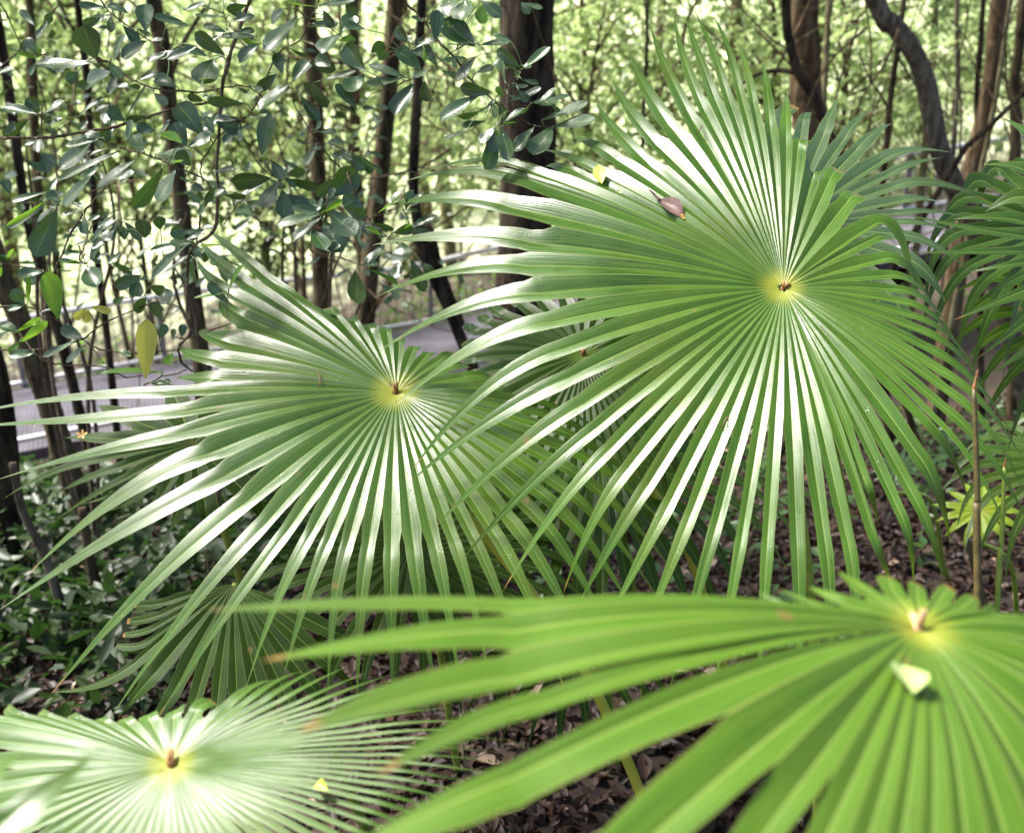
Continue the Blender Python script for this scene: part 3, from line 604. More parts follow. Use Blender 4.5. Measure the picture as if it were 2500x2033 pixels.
def put_leaf(bpx, tpx, wpx, ty, seed, dep=None):
    d2 = np.hypot(ascr[:, 0]-bpx[0], ascr[:, 1]-bpx[1]); k = int(d2.argmin()); br = brs[own[k]]
    if dep is None: dep = ascr[k, 2]-random.uniform(0, .05)
    b = P(bpx[0], bpx[1], dep); lp = math.hypot(tpx[0]-bpx[0], tpx[1]-bpx[1])
    wr = wpx/(lp+1e-6)
    dz = (random.uniform(-.22, .22) if wr < .6 else random.uniform(.4, .8)*random.choice((-1, 1)))*lp/FPX*dep
    t = P(tpx[0], tpx[1], dep+dz)
    W = wpx/FPX*dep*1.2
    view = unit(CAM-b)
    hv = unit(view+SUNV)
    nn = {'p': hv+rng.normal(0, .06, 3), 'n': hv*1.0+view*.08+rng.normal(0, .17, 3), 'd': view+np.array([0, .2, -.25])+rng.normal(0, .25, 3), 'l': view*.8+np.array([0, .8, .3])+rng.normal(0, .2, 3), 'Y': view+rng.normal(0, .2, 3)}[ty]
    v, f, uv = lf(b, t, W, nn, cup=random.uniform(.05, .2), seed=seed)
    mat = {'l': 'shrubL', 'Y': 'shrubY'}.get(ty, 'shrub')
    br['leaves'].setdefault(mat, MB()).add(v, f, uv)
    q = allp[k]
    if .002 < np.linalg.norm(q-b) < .12:
        mid = (q+b)/2+np.array([0, 0, .15*np.linalg.norm(q-b)]); v, f = tube([q, mid, b, b+(t-b)*.06], [.0016, .0012, .001, .0006], 5); br['leaves'][mat].add(v, f, [(.5, .2)]*sum(len(x) for x in f))
sd = 0
for z in LV:
    for tok in LV[z].split():
        a = tok.split(','); x1, y1, x2, y2, w = map(float, a[:5]); sd += 1
        put_leaf(zc(z, x1, y1), zc(z, x2, y2), w*.4215, a[5], sd)
rf = random.Random(5)
for k in range(190):                              # smaller leaves filling between
    br = rf.randrange(len(brs)); p = brs[br]['pts'][rf.randrange(len(brs[br]['pts']))]; s = toscr(p)
    a = rf.uniform(0, 6.28); g = rf.uniform(6, 30); l = rf.uniform(24, 66)
    b = (s[0]+g*math.cos(a), s[1]+g*math.sin(a)*.7); a += rf.uniform(-.6, .6)
    if s[1] < 700: put_leaf(b, (b[0]+l*math.cos(a), b[1]+l*math.sin(a)*.8+6), l*rf.uniform(.28, .5), rf.choice('nndnlp'), 1000+k)
for b in brs:
    for mat, mb in b['leaves'].items(): mb.build('leaves', mat, b['o'])
    if b['tw'].v: b['tw'].build('twig', 'twig', b['o'])

def back_shrub(label, cells, dep, n, seed, ll=(.05, .085)):
    rr = random.Random(seed); c0 = P(*cells[0], dep); g = float(terrain(c0[0], c0[1]))
    rt = root('broadleaf_shrub', (c0[0], c0[1], g), label, 'shrub')
    b0 = np.array([c0[0], c0[1], g-.05]); lv = MB()
    for ci, (x, y) in enumerate(cells):
        e = P(x, y, dep+rr.uniform(-.3, .4)); path = catmull([b0, b0*.6+e*.4+np.array([rr.uniform(-.1, .1), 0, .25]), b0*.25+e*.75+np.array([rr.uniform(-.1, .1), 0, .15]), e], 6)
        v, f = tube(path, np.linspace(.012, .003, len(path)), 6, .1, ci); mk('branch', v, f, 'twig', rt)
        for k in range(n):
            q = e+np.array([rr.gauss(0, .16), rr.gauss(0, .16), rr.gauss(0, .13)]); an = rr.uniform(0, 6.28); l = rr.uniform(*ll)
            t = q+unit((math.cos(an), math.sin(an), rr.uniform(-.9, .3)))*l
            v, f, uv = lf(q, t, l*rr.uniform(.35, .5), unit((rr.gauss(0, .4), rr.gauss(-.4, .4), 1)), seed=k, nl=6); lv.add(v, f, uv)
    lv.build('leaves', 'shrub', rt)
back_shrub('blurred dark leaved shrub behind the main shrub at the far left', [(60,330),(140,500),(230,330),(90,180)], 3.9, 36, 31)
back_shrub('blurred dark leaved shrub behind the main shrub above the big left leaf', [(700,480),(860,560),(820,330),(960,620),(640,250)], 4.3, 36, 32)
back_shrub('small dark leaved bush beside the mossy trunk under the shrub', [(420,640),(455,520)], 3.6, 45, 33)
# ------------------------------------------------------------------ generic foliage clouds
def cloud_mesh(name, centres, size, mat, nrm_up=.5, aspect=.45, seed=0, parent=None, curl=.15, limbs=None, bark=None):
    r = np.random.default_rng(seed); n = len(centres); c = np.asarray(centres)
    ax = r.normal(size=(n, 3)); ax[:, 2] *= .6; ax[:, 2] -= .25; ax /= np.linalg.norm(ax, axis=1)[:, None]
    nr = r.normal(size=(n, 3))+np.array([0, 0, nrm_up*2]); nr -= ax*(nr*ax).sum(1)[:, None]; nr /= np.linalg.norm(nr, axis=1)[:, None]
    sd_ = np.cross(ax, nr); s = size*r.uniform(.45, 1.6, n)[:, None]
    w = s*aspect*r.uniform(.8, 1.2, n)[:, None]*.5
    V = np.empty((n, 6, 3))
    V[:, 0] = c-ax*s*.5; V[:, 1] = c-ax*s*.12+sd_*w+nr*s*curl*.4; V[:, 2] = c+ax*s*.22+sd_*w*.85+nr*s*curl*.2
    V[:, 3] = c+ax*s*.5-nr*s*curl*.5; V[:, 4] = c+ax*s*.22-sd_*w*.85+nr*s*curl*.2; V[:, 5] = c-ax*s*.12-sd_*w+nr*s*curl*.4
    V = V.reshape(-1, 3); base = (np.arange(n)*6)[:, None]
    li = (base+np.array([0, 1, 2, 3, 0, 3, 4, 5])).ravel(); nq = 2*n
    if limbs is not None:
        q = np.array([f for f in limbs.f if len(f) == 4]); li = np.concatenate([li, (q+len(V)).ravel()]); V = np.vstack([V, np.array(limbs.v)]); nq += len(q)
    if parent is not None: V = V-np.array(parent['_o'])
    me = D.meshes.new(name); me.vertices.add(len(V)); me.vertices.foreach_set('co', V.ravel())
    me.loops.add(nq*4); me.polygons.add(nq)
    me.loops.foreach_set('vertex_index', li)
    me.polygons.foreach_set('loop_start', np.arange(nq)*4)
    me.materials.append(M[mat])
    if limbs is not None:
        me.materials.append(M[bark]); mi = np.zeros(nq, int); mi[2*n:] = 1; me.polygons.foreach_set('material_index', mi)
    me.update(calc_edges=True); me.validate()
    o = D.objects.new(name, me); col.objects.link(o)
    if parent is not None: o.parent = parent
    return o
def crown_points(center, R, n, nclump, r, flat=.7):
    cc = r.normal(size=(nclump, 3)); cc /= np.linalg.norm(cc, axis=1)[:, None]; cc *= (r.random((nclump, 1))**.45)
    cc = cc*np.array([R, R, R*flat])+center
    k = r.integers(0, nclump, n); sp_ = R*r.uniform(.10, .24, nclump)
    return cc, cc[k]+r.normal(size=(n, 3))*sp_[k][:, None]*np.array([1, 1, .55])

# ------------------------------------------------------------------ trees (trunk traced at its own distance, crown above)
def tree(label, pts, w, Y, bark, crown=True, down=True, branches=(), cr=None, group='rainforest trees', up=4.0, lump=.07, w2=None, leafmat='leafN', lf_n=650, cat='tree', name='forest_tree'):
    p = [PY(x, y, Y) for x, y in pts]
    d0 = unit(p[0]-p[1])
    d0 = unit(d0+np.array([0, 0, .35])) if up > 0 else d0
    dist = np.linalg.norm(p[0]-CAM)
    if up > 0: p = [p[0]+d0*up, p[0]+d0*up*.5+np.array([.05, .05, 0])]+p
    lo = p[-1]; g = float(terrain(lo[0], lo[1]))
    if down and lo[2] > g+.05:
        dd = unit(p[-1]-p[-2]); dd[2] = min(dd[2], -.6); k = (lo[2]-g)/(-dd[2])
        e = lo+dd*k*.9; e[2] = float(terrain(e[0], e[1]))-.12
        p += [lo*.5+e*.5, e]
    path = catmull(p, 7)
    r0 = w/FPX*Y*1.06*.5
    rad = np.linspace(r0*(.7 if w2 is None else w2), r0*1.15, len(path)); rad[-4:] *= np.linspace(1.05, 1.5, 4)
    rt = root(name, (path[-1][0], path[-1][1], path[-1][2]), label, cat, group)
    v, f = tube(path, rad, 14 if w > 25 else 8, lump, int(w+Y*10)); tk = mk('trunk', v, f, bark, rt)
    for bpts, bw in branches:
        bp = catmull([PY(x, y, Y+(.15*i)) for i, (x, y) in enumerate(bpts)], 6)
        v, f = tube(bp, np.linspace(bw/FPX*Y*.5, bw/FPX*Y*.3, len(bp)), 8, .1, 4); mk('branch', v, f, bark, rt)
    if crown and up > 0:
        top = path[0]; R = cr or 1.3
        r = np.random.default_rng(int(abs(top[0]*100)+Y*7))
        cc, cp_ = crown_points(top+np.array([0, 0, .1]), R, lf_n, 16, r, .6)
        mb = MB()
        for c in cc[:7]:
            v, f = tube([path[3], (path[3]+c)*.5+np.array([0, 0, .1]), c], [r0*.4, r0*.25, r0*.08], 5); mb.add(v, f)
        cloud_mesh('crown', cp_, .13, leafmat, parent=rt, seed=int(Y*31), limbs=mb, bark=bark)
    return rt
T = [
 ('thick black barked tree left of the large upper right leaf', [(1287,-20),(1285,200),(1290,450),(1275,700),(1270,800)], 118, 6.5, 'bark_dark', dict(cr=2.2, up=3.5, w2=.95, branches=[([(1318,-10),(1312,300),(1320,600),(1310,790)], 22)])),
 ('brown mossy trunk between the shrub and the black barked tree', [(966,-20),(950,200),(930,420),(905,640),(890,800)], 44, 7.2, 'bark_brown', dict(cr=1.8)),
 ('slim black trunk running down beside the shrub, right of the mossy one', [(1030,-20),(1022,180),(1013,330),(1010,470),(1030,590),(1060,680),(1105,775)], 26, 5.6, 'bark_dark', dict(cr=1.0, branches=[([(1030,560),(1052,640),(1080,700),(1120,790)], 60)])),
 ('mossy trunk behind the shrub in the upper left', [(372,-20),(392,85),(418,300),(450,570),(487,840)], 40, 6.2, 'bark_brown', dict(cr=1.5, branches=[([(405,230),(440,120),(500,20)], 14)])),
 ('straight blurred trunk right of the shrub stem', [(752,-20),(760,100),(772,300),(778,470),(782,640)], 38, 9.5, 'bark_brown', dict(cr=1.5)),
 ('dim trunk between the two nearer ones at upper centre', [(862,-20),(866,200),(868,400),(880,560)], 28, 11, 'bark_brown', dict(cr=1.4)),
 ('leaning trunk at the left edge, dark and near', [(-30,560),(40,760),(110,960),(165,1140),(215,1280),(265,1500)], 56, 4.6, 'bark_brown', dict(cr=2.4, up=5.0, lf_n=5200)),  # out-of-view crown added extra dense to shade the herbs at lower left
 ('black trunk in the left bottom edge below the railing', [(-20,850),(5,1000),(20,1250),(30,1500)], 62, 4.2, 'bark_dark', dict(up=0)),
 ('slender leaning trunk crossing the left railing', [(60,500),(101,663),(140,800),(177,937),(240,1200)], 26, 5.0, 'bark_dark', dict(cr=.9, up=2.0)),
 ('thin dark pole trunk left of the big left leaf', [(235,600),(253,752),(274,937),(290,1100)], 20, 6.4, 'bark_dark', dict(cr=.9, up=2.5)),
 ('thin brown curved sapling stem above the dark herbs', [(30,1130),(57,1250),(104,1345),(142,1456),(168,1551),(200,1610)], 26, 3.4, 'bark_grey', dict(up=0)),
 ('brown stem beside the curved sapling stem', [(200,1240),(218,1361),(240,1440),(255,1510),(262,1600)], 30, 3.6, 'bark_brown', dict(up=0)),
 ('short reddish stick rising from the herbs at the left edge', [(-10,1600),(10,1650),(40,1712)], 15, 3.0, 'bark_tan', dict(up=0)),
 ('tan straight trunk behind the tip of the upper right leaf', [(1962,-20),(1966,120),(1970,260),(1985,400),(1990,560)], 66, 8.2, 'bark_tan', dict(cr=2.0, w2=.9)),
 ('dark curved trunk crossing in front of the tan trunk', [(1918,-20),(1929,105),(1950,177),(1990,240),(2034,358),(2062,430),(2090,560)], 25, 6.4, 'bark_dark', dict(cr=1.2, branches=[([(1956,180),(1900,172),(1850,182),(1806,208)], 13)])),
 ('thin lichen covered trunk right of the tan one', [(2027,-20),(2018,120),(2010,250),(2000,420)], 17, 9.0, 'bark_pale', dict(cr=1.0)),
 ('grey crooked trunk with lichen patches in the upper right', [(2128,-20),(2177,55),(2224,115),(2257,190),(2274,274),(2291,358),(2325,442),(2375,525),(2420,640)], 46, 6.2, 'bark_grey', dict(cr=1.8, w2=.75)),
 ('narrow dark trunk just left of the crooked grey one', [(2210,-20),(2198,80),(2186,160),(2172,260),(2160,390)], 14, 7.5, 'bark_dark', dict(cr=.8)),
 ('pale yellow trunk seen far between the right trees', [(2288,-20),(2283,60),(2277,150),(2268,260)], 17, 11, 'bark_pale', dict(cr=1.2)),
 ('tall tan trunk near the right edge', [(2442,-20),(2430,110),(2418,210),(2395,330),(2367,440),(2350,560)], 42, 7.0, 'bark_tan', dict(cr=1.7)),
 ('thin yellow green trunk leaning against the tan trunk near the right edge', [(2470,-20),(2455,90),(2443,170),(2418,310),(2390,445)], 12, 6.6, 'bark_pale', dict(cr=.8)),
 ('last trunk at the right edge of the picture', [(2500,-20),(2490,100),(2478,210),(2480,400)], 24, 7.4, 'bark_brown', dict(cr=1.3)),
 ('dark bare sapling bent across the right edge trunks', [(2560,170),(2500,226),(2422,303),(2370,350),(2330,405)], 14, 6.0, 'bark_dark', dict(up=0)),
 ('thin black trunk left of the tall tan one', [(2404,-20),(2397,80),(2390,160),(2385,260),(2390,420)], 14, 7.8, 'bark_dark', dict(cr=.8)),
 ('blurred pale trunk beyond the leaf tips at upper right', [(1800,-20),(1798,60),(1794,170),(1780,300)], 32, 12, 'bark_pale', dict(cr=1.8)),
 ('thin dark vine like stem behind the highest leaf tips', [(1583,-20),(1580,100),(1572,250),(1568,400)], 8, 7.0, 'bark_dark', dict(cr=.5)),
 ('brown sapling stem slanting below the right side of the large leaf', [(2190,930),(2203,962),(2245,1085),(2316,1232),(2365,1330)], 19, 3.6, 'bark_brown', dict(up=0)),
 ('far brown trunk at the top left corner', [(70,-20),(75,60),(80,200),(90,420)], 22, 10, 'bark_brown', dict(cr=1.3)),
 ('pale slim trunk right of the black barked tree', [(1420,-20),(1425,120),(1432,260),(1440,420)], 14, 13, 'bark_tan', dict(cr=1.2)),
 ('thin grey trunk at upper right beyond the crooked one', [(2340,-20),(2336,90),(2338,200),(2330,330)], 12, 10, 'bark_grey', dict(cr=.8)),
]
for lab, pts, w, Y, bark, kw in T: tree(lab, pts, w, Y, bark, **kw)

# understorey saplings: four kinds, copied
def sapling_proto(seed, H, R, n, ls, mat, bark):
    r = np.random.default_rng(seed)
    rt = root('sapling', (0, 0, -60), 'x', 'sapling')
    top = np.array([r.uniform(-.3, .3), r.uniform(-.2, .2), H-60]); b = np.array([0, 0, -60.15])
    path = catmull([b, b*.6+top*.4+r.normal(0, .08, 3), b*.25+top*.75+r.normal(0, .08, 3), top], 6)
    v, f = tube(path, np.linspace(.028, .010, len(path)), 7, .08, seed); tk = mk('trunk', v, f, bark, rt)
    cc, cp_ = crown_points(np.array([top[0]*.5, 0, H*.70-60]), R, n, 34, r, H*.32/R)
    mb = MB()
    for c in cc:
        q = path[int(np.clip((c[2]+60)/H-r.uniform(.05, .35), .15, .95)*(len(path)-1))]
        v, f = tube([q, (q+c)*.5+np.array([0, 0, .06]), c], [.016, .011, .004], 5); mb.add(v, f)
    cloud_mesh('crown', cp_, ls, mat, seed=seed, parent=rt, limbs=mb, bark=bark)
    return rt
def copy_tree(rt, loc, rz, sc, label, group):
    c = rt.copy(); col.objects.link(c); c.location = loc; c.rotation_euler = (0, 0, rz); c.scale = (sc, sc, sc*random.uniform(.9, 1.15)); c['label'] = label; c['group'] = group
    for ch in list(rt.children):
        d = ch.copy(); col.objects.link(d); d.parent = c
    return c
protos = [sapling_proto(1, 3.2, 1.0, 1900, .075, 'leafN', 'bark_brown'), sapling_proto(2, 3.8, 1.2, 2000, .085, 'leafM', 'bark_brown'), sapling_proto(3, 2.4, .9, 1700, .06, 'leafM', 'bark_dark'), sapling_proto(4, 4.6, 1.4, 2200, .095, 'leafM', 'bark_tan')]
KN = ['dark leaved', 'green bushy', 'small fine leaved', 'tall pale leaved']
spots = []
rs = random.Random(21)
cand = [(60,230,16.5,1,'green sapling in the blurred top left corner'),(230,130,17,3,'pale leafed tall sapling behind the shrub near the top left'),
 (300,180,16,1,'bushy sapling behind the left part of the shrub'),(590,330,16,1,'bushy sapling behind the pale shrub stem'),(690,120,13,3,'pale sapling between the two blurred trunks behind the shrub'),
 (640,470,16,0,'low dark leaved sapling behind the railing right of the shrub stem'),(840,260,12,3,'tall pale sapling left of the brown mossy trunk'),(1110,330,17,1,'green sapling between the slim black trunk and the black barked tree'),
 (1430,330,11,1,'bushy sapling right of the black barked tree'),(1420,130,13,3,'pale tall sapling above the left tips of the large leaf'),
 (1590,300,12,1,'sapling behind the highest tips of the large leaf'),(1860,110,11,1,'green sapling left of the tan straight trunk'),(2110,170,11,3,'pale tall sapling between tan trunk and crooked grey trunk'),
 (2110,330,17,2,'fine leaved sapling low behind the curled grey leaf tips'),(2240,300,17.5,0,'dark leaved sapling behind the crooked grey trunk'),(2350,170,17,3,'pale sapling between the crooked trunk and tall tan trunk'),
 (2480,150,12,1,'bushy sapling at the right edge behind the tan trunk'),(-90,350,16,1,'sapling just outside the left edge')]
for px, py, Y, k, lab in cand:
    q = PY(px, py, Y); x = q[0]; z = float(terrain(x, Y)); H = [3.2, 3.8, 2.4, 4.6][k]
    s = max(.5, min(1.9, (q[2]-z)/(H*.68)))
    copy_tree(protos[k], (x, Y, z), rs.uniform(0, 6.28), s, lab, 'understorey saplings')
for p_ in protos:
    for ch in list(p_.children): D.objects.remove(ch)
    D.objects.remove(p_)

# far sunlit forest mass on the slope behind
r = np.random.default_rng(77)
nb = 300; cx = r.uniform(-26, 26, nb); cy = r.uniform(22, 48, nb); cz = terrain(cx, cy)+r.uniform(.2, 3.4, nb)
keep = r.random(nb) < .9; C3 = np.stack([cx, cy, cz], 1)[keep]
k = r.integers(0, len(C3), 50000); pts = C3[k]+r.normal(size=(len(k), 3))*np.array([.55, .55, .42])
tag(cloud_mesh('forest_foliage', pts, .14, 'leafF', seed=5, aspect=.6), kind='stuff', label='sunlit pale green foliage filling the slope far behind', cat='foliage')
r = np.random.default_rng(79); nb = 120; cx = r.uniform(-17, 19, nb)+1.5; cy = r.uniform(16.5, 30, nb); cz = terrain(cx, cy)+r.uniform(.1, 3.2, nb)
C3 = np.stack([cx, cy, cz], 1); k = r.integers(0, nb, 15000); pts = C3[k]+r.normal(size=(len(k), 3))*np.array([.55, .55, .5])
tag(cloud_mesh('forest_foliage', pts, .12, 'leafN', seed=6, aspect=.55), kind='stuff', label='darker green bushes scattered in front of the sunlit slope', cat='foliage')
r = np.random.default_rng(78)
for nm, nq, ylo, yhi in (('far', 20, 20, 40),):
    for i in range(nq):
        y = r.uniform(ylo, yhi); x = r.uniform(-.62, .62)*y; z = float(terrain(x, y)); rad = r.uniform(.06, .17); h = r.uniform(10, 14)
        p = catmull([(x+r.uniform(-2.2, 2.2), y, z+h), (x+r.uniform(-.6, .6), y, z+h*.5), (x, y, z-.2)], 5)
        v, f = tube(p, np.linspace(rad*.7, rad, len(p)), 8, .08, i)
        rt = root('distant_tree', (x, y, z), 'slim tree trunk far back in the blurred sunlit forest', 'tree', 'distant slim trees')
        mk('trunk', v, f, ('bark_brown', 'bark_tan', 'bark_pale')[i % 3], rt)
        cc, cp_ = crown_points(p[0], 1.0, 120, 7, r, .6); cloud_mesh('crown', cp_, .26, 'leafM', parent=rt, seed=i, aspect=.6)

tg = MB(); rt_ = random.Random(33)
for k in range(300):
    px, py = rt_.uniform(-100, 2600), rt_.uniform(-60, 640); Y = rt_.uniform(5.5, 12.5); p0 = PY(px, py, Y)
    a = rt_.choice([rt_.uniform(.9, 2.2), rt_.uniform(0, 6.28)]); l = rt_.uniform(.5, 1.9); q = [p0]; b = a
    for t in range(5):
        b += rt_.gauss(0, .28); q.append(q[-1]+np.array([math.cos(b), rt_.gauss(0, .3), math.sin(b)])*l/5)
    q = catmull(q, 3); r0 = rt_.uniform(.003, .011); v, f = tube(q, np.linspace(r0, r0*.35, len(q)), 5, .1, k); tg.add(v, f)
tag(tg.build('undergrowth', 'bark_tan'), 'tangle of thin bare brown twigs and vines between the trunks', kind='stuff')
# ------------------------------------------------------------------ ground
gm, nt = newmat('forest_floor')
tc = N(nt, 'ShaderNodeTexCoord')
n1 = N(nt, 'ShaderNodeTexNoise', Scale=3.0, Detail=8.0, Roughness=.7); L(nt, tc.outputs['Object'], n1.inputs[0])
vo = N(nt, 'ShaderNodeTexVoronoi', Scale=22.0); L(nt, tc.outputs['Object'], vo.inputs[0])
sx = N(nt, 'ShaderNodeSeparateXYZ'); L(nt, tc.outputs['Object'], sx.inputs[0])
c = mixc(nt, maprange(nt, n1.outputs[0], .35, .65), (.035, .022, .015), (.075, .048, .032))
c = mixc(nt, .35, c, vo.outputs['Color'], 'MULTIPLY')
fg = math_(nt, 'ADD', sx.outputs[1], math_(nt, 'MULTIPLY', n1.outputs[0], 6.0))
c = mixc(nt, maprange(nt, fg, 22.5, 26.5), c, mixc(nt, maprange(nt, n1.outputs[0], .4, .6), (.24, .28, .12), (.68, .72, .46)))  # bright sunlit gaps of the far slope painted as pale patches
p = N(nt, 'ShaderNodeBsdfPrincipled', Roughness=.9); L(nt, c, p.inputs['Base Color'])
b = N(nt, 'ShaderNodeBump', Strength=1.0, Distance=.03); L(nt, n1.outputs[0], b.inputs['Height']); L(nt, b.outputs[0], p.inputs['Normal'])
o = N(nt, 'ShaderNodeOutputMaterial'); L(nt, p.outputs[0], o.inputs[0]); M['ground'] = gm
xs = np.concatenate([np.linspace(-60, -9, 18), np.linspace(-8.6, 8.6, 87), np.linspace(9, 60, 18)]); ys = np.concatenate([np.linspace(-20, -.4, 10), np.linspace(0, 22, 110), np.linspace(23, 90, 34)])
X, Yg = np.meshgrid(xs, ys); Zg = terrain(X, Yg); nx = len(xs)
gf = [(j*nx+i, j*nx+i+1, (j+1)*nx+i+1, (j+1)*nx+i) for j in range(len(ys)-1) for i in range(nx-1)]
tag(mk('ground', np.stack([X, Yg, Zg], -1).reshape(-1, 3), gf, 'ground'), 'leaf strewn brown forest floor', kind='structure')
def scatter(n, x0, x1, y0, y1, up, seed):
    r = np.random.default_rng(seed); x = r.uniform(x0, x1, n); y = y0+(y1-y0)*r.random(n)**1.2
    return np.stack([x, y, terrain(x, y)+r.uniform(0, up, n)], 1)
tag(cloud_mesh('leaf_litter', scatter(52000, -3.8, 4.5, 1.6, 8.5, .03, 1), .055, 'litter', nrm_up=2.2, aspect=.5, seed=2, curl=.35), 'brown fallen leaves covering the forest floor', kind='stuff')
tag(cloud_mesh('leaf_litter', scatter(1300, -4.5, 4.5, 1.2, 8, .035, 3), .05, 'litterP', nrm_up=2.2, aspect=.5, seed=4, curl=.3), 'pale dry leaves scattered over the forest floor', kind='stuff')
tw = MB(); rt_ = random.Random(9)
for k in range(170):
    x = rt_.uniform(-2.5, 4.2); y = rt_.uniform(2.0, 7); a = rt_.uniform(0, 6.28); l = rt_.uniform(.08, .45); q = []
    for t in np.linspace(-.5, .5, 5):
        xx, yy = x+math.cos(a)*l*t+rt_.gauss(0, .008), y+math.sin(a)*l*t+rt_.gauss(0, .008); q.append((xx, yy, float(terrain(xx, yy))+.025+rt_.uniform(0, .012)))
    v, f = tube(q, [.003, .0045, .004, .003, .0015], 5); tw.add(v, f)
tag(tw.build('leaf_litter', 'twig'), 'thin dry twigs mixed into the fallen leaves', kind='stuff')
# herbs: low rosettes
def herb_pts(n, x0, x1, y0, y1, seed, h=.14, per=14, sp_=.07):
    r = np.random.default_rng(seed); x = r.uniform(x0, x1, n); y = r.uniform(y0, y1, n)
    c = np.stack([x, y, terrain(x, y)+h*.6], 1); return np.repeat(c, per, 0)+r.normal(size=(n*per, 3))*np.array([sp_, sp_, h*.5])
tag(cloud_mesh('undergrowth', herb_pts(1050, -4.6, -.9, 2.8, 7.5, 6, .22, 16, .09), .085, 'leafG', aspect=.42, nrm_up=.9, seed=7), 'dark glossy herbs crowding the ground at the lower left', kind='stuff')
tag(cloud_mesh('undergrowth', herb_pts(260, -1.6, 4.5, 3.0, 8.5, 8, .12, 11, .05), .055, 'leafG2', aspect=.55, nrm_up=1.2, seed=9), 'sparse green seedlings among the fallen leaves', kind='stuff')
hp = herb_pts(1500, -9, 10, 9, 19, 10, .35, 14, .22)
yc = np.interp(hp[:, 0], [PY(x_, y_, Y_)[0] for x_, y_, Y_ in ((-500,1120,10.8),(215,987,12),(1080,850,13.6),(2200,570,15),(2800,480,15.2))], [10.8, 12, 13.6, 15, 15.2])
hk = np.repeat(np.random.default_rng(4).random(1500) < .3, 14)
hp = hp[(hp[:, 1] > yc+1.7) | ((hp[:, 1] < yc-2.3) & hk)]
tag(cloud_mesh('undergrowth', hp, .09, 'leafN', aspect=.45, nrm_up=.8, seed=11), 'bushy green undergrowth around the boardwalk', kind='stuff')

# ------------------------------------------------------------------ boardwalk and its railings
dm, nt = newmat('deck_grating')
uvn = N(nt, 'ShaderNodeUVMap', uv_map='uv'); sx = N(nt, 'ShaderNodeSeparateXYZ'); L(nt, uvn.outputs[0], sx.inputs[0])
st = math_(nt, 'SINE', math_(nt, 'MULTIPLY', sx.outputs[0], 2*math.pi/.05))
tc = N(nt, 'ShaderNodeTexCoord'); n1 = N(nt, 'ShaderNodeTexNoise', Scale=3.0, Detail=6.0); L(nt, tc.outputs['Object'], n1.inputs[0])
c = mixc(nt, maprange(nt, n1.outputs[0], .3, .7), (.050, .043, .062), (.105, .092, .12))
c = mixc(nt, maprange(nt, st, -.9, -.4, .6, 0.0), c, (.05, .045, .06))
vo = N(nt, 'ShaderNodeTexVoronoi', Scale=5.0); L(nt, tc.outputs['Object'], vo.inputs[0])
c = mixc(nt, maprange(nt, vo.outputs['Distance'], .09, .12, .8, 0.0), c, (.30, .16, .09))
p = N(nt, 'ShaderNodeBsdfPrincipled', Roughness=.55); L(nt, c, p.inputs['Base Color'])
b = N(nt, 'ShaderNodeBump', Strength=.6, Distance=.01); L(nt, st, b.inputs['Height']); L(nt, b.outputs[0], p.inputs['Normal'])
o = N(nt, 'ShaderNodeOutputMaterial'); L(nt, p.outputs[0], o.inputs[0]); M['deck'] = dm
cl = catmull([PY(-500,1120,10.8), PY(-200,1065,11.3), PY(215,987,12), PY(620,915,12.8), PY(1080,850,13.6), PY(1600,715,14.5), PY(2200,570,15), PY(2800,480,15.2)], 12)
tn = np.gradient(cl, axis=0); sdv = np.array([unit(np.cross(t, (0, 0, 1))) for t in tn]); sdv[:, 2] = 0
cum = np.concatenate([[0], np.cumsum(np.linalg.norm(np.diff(cl, axis=0), axis=1))]); HW = 1.3
V = []; F = []; UVs = []
for i in range(len(cl)):
    V += [cl[i]+sdv[i]*HW, cl[i]-sdv[i]*HW, cl[i]-sdv[i]*HW-np.array([0, 0, .14]), cl[i]+sdv[i]*HW-np.array([0, 0, .14])]
for i in range(len(cl)-1):
    for a, b_ in ((0, 1), (1, 2), (2, 3), (3, 0)):
        F.append((i*4+a, i*4+b_, i*4+4+b_, i*4+4+a)); UVs += [(cum[i], a/4), (cum[i], b_/4), (cum[i+1], b_/4), (cum[i+1], a/4)]
tag(mk('boardwalk_path', V, F, 'deck', uv=UVs, smooth=False), 'grey ribbed boardwalk', kind='structure')
def railing(label, off, hgt):
    e = cl+sdv*off; rt = root('railing', tuple(e[len(e)//2]), label, 'railing')
    top = e+np.array([0, 0, hgt]); v, f = tube(top, .036, 8); mk('top_rail', v, f, 'metal', rt)
    Ltot = cum[-1]
    def at(s):
        i = min(len(cum)-2, int(np.searchsorted(cum, s)-1)) if s > 0 else 0; t = (s-cum[i])/(cum[i+1]-cum[i]); return e[i]+(e[i+1]-e[i])*t
    if hgt > .5:
        bot = e+np.array([0, 0, .07]); v, f = tube(bot, .034, 8); mk('bottom_rail', v, f, 'metal', rt)
        mb = MB(); s = .05
        while s < Ltot:
            mb.box(at(s)+np.array([0, 0, .07+(hgt-.07)/2]), (.005, 0, 0), (0, .005, 0), (0, 0, (hgt-.09)/2)); s += .125
        mb.build('balusters', 'metalG', rt, smooth=False)
    s = .5
    while s < Ltot:
        q = at(s); m2 = MB(); m2.box(q+np.array([0, 0, (hgt-.25)/2]), (.03, 0, 0), (0, .03, 0), (0, 0, (hgt+.15)/2)); m2.build('post', 'metalG', rt, smooth=False); s += 1.9
railing('low pale metal kerb rail along the near edge of the boardwalk', HW, .14)
railing('pale metal handrail with thin uprights along the far edge of the boardwalk', -HW, .95)

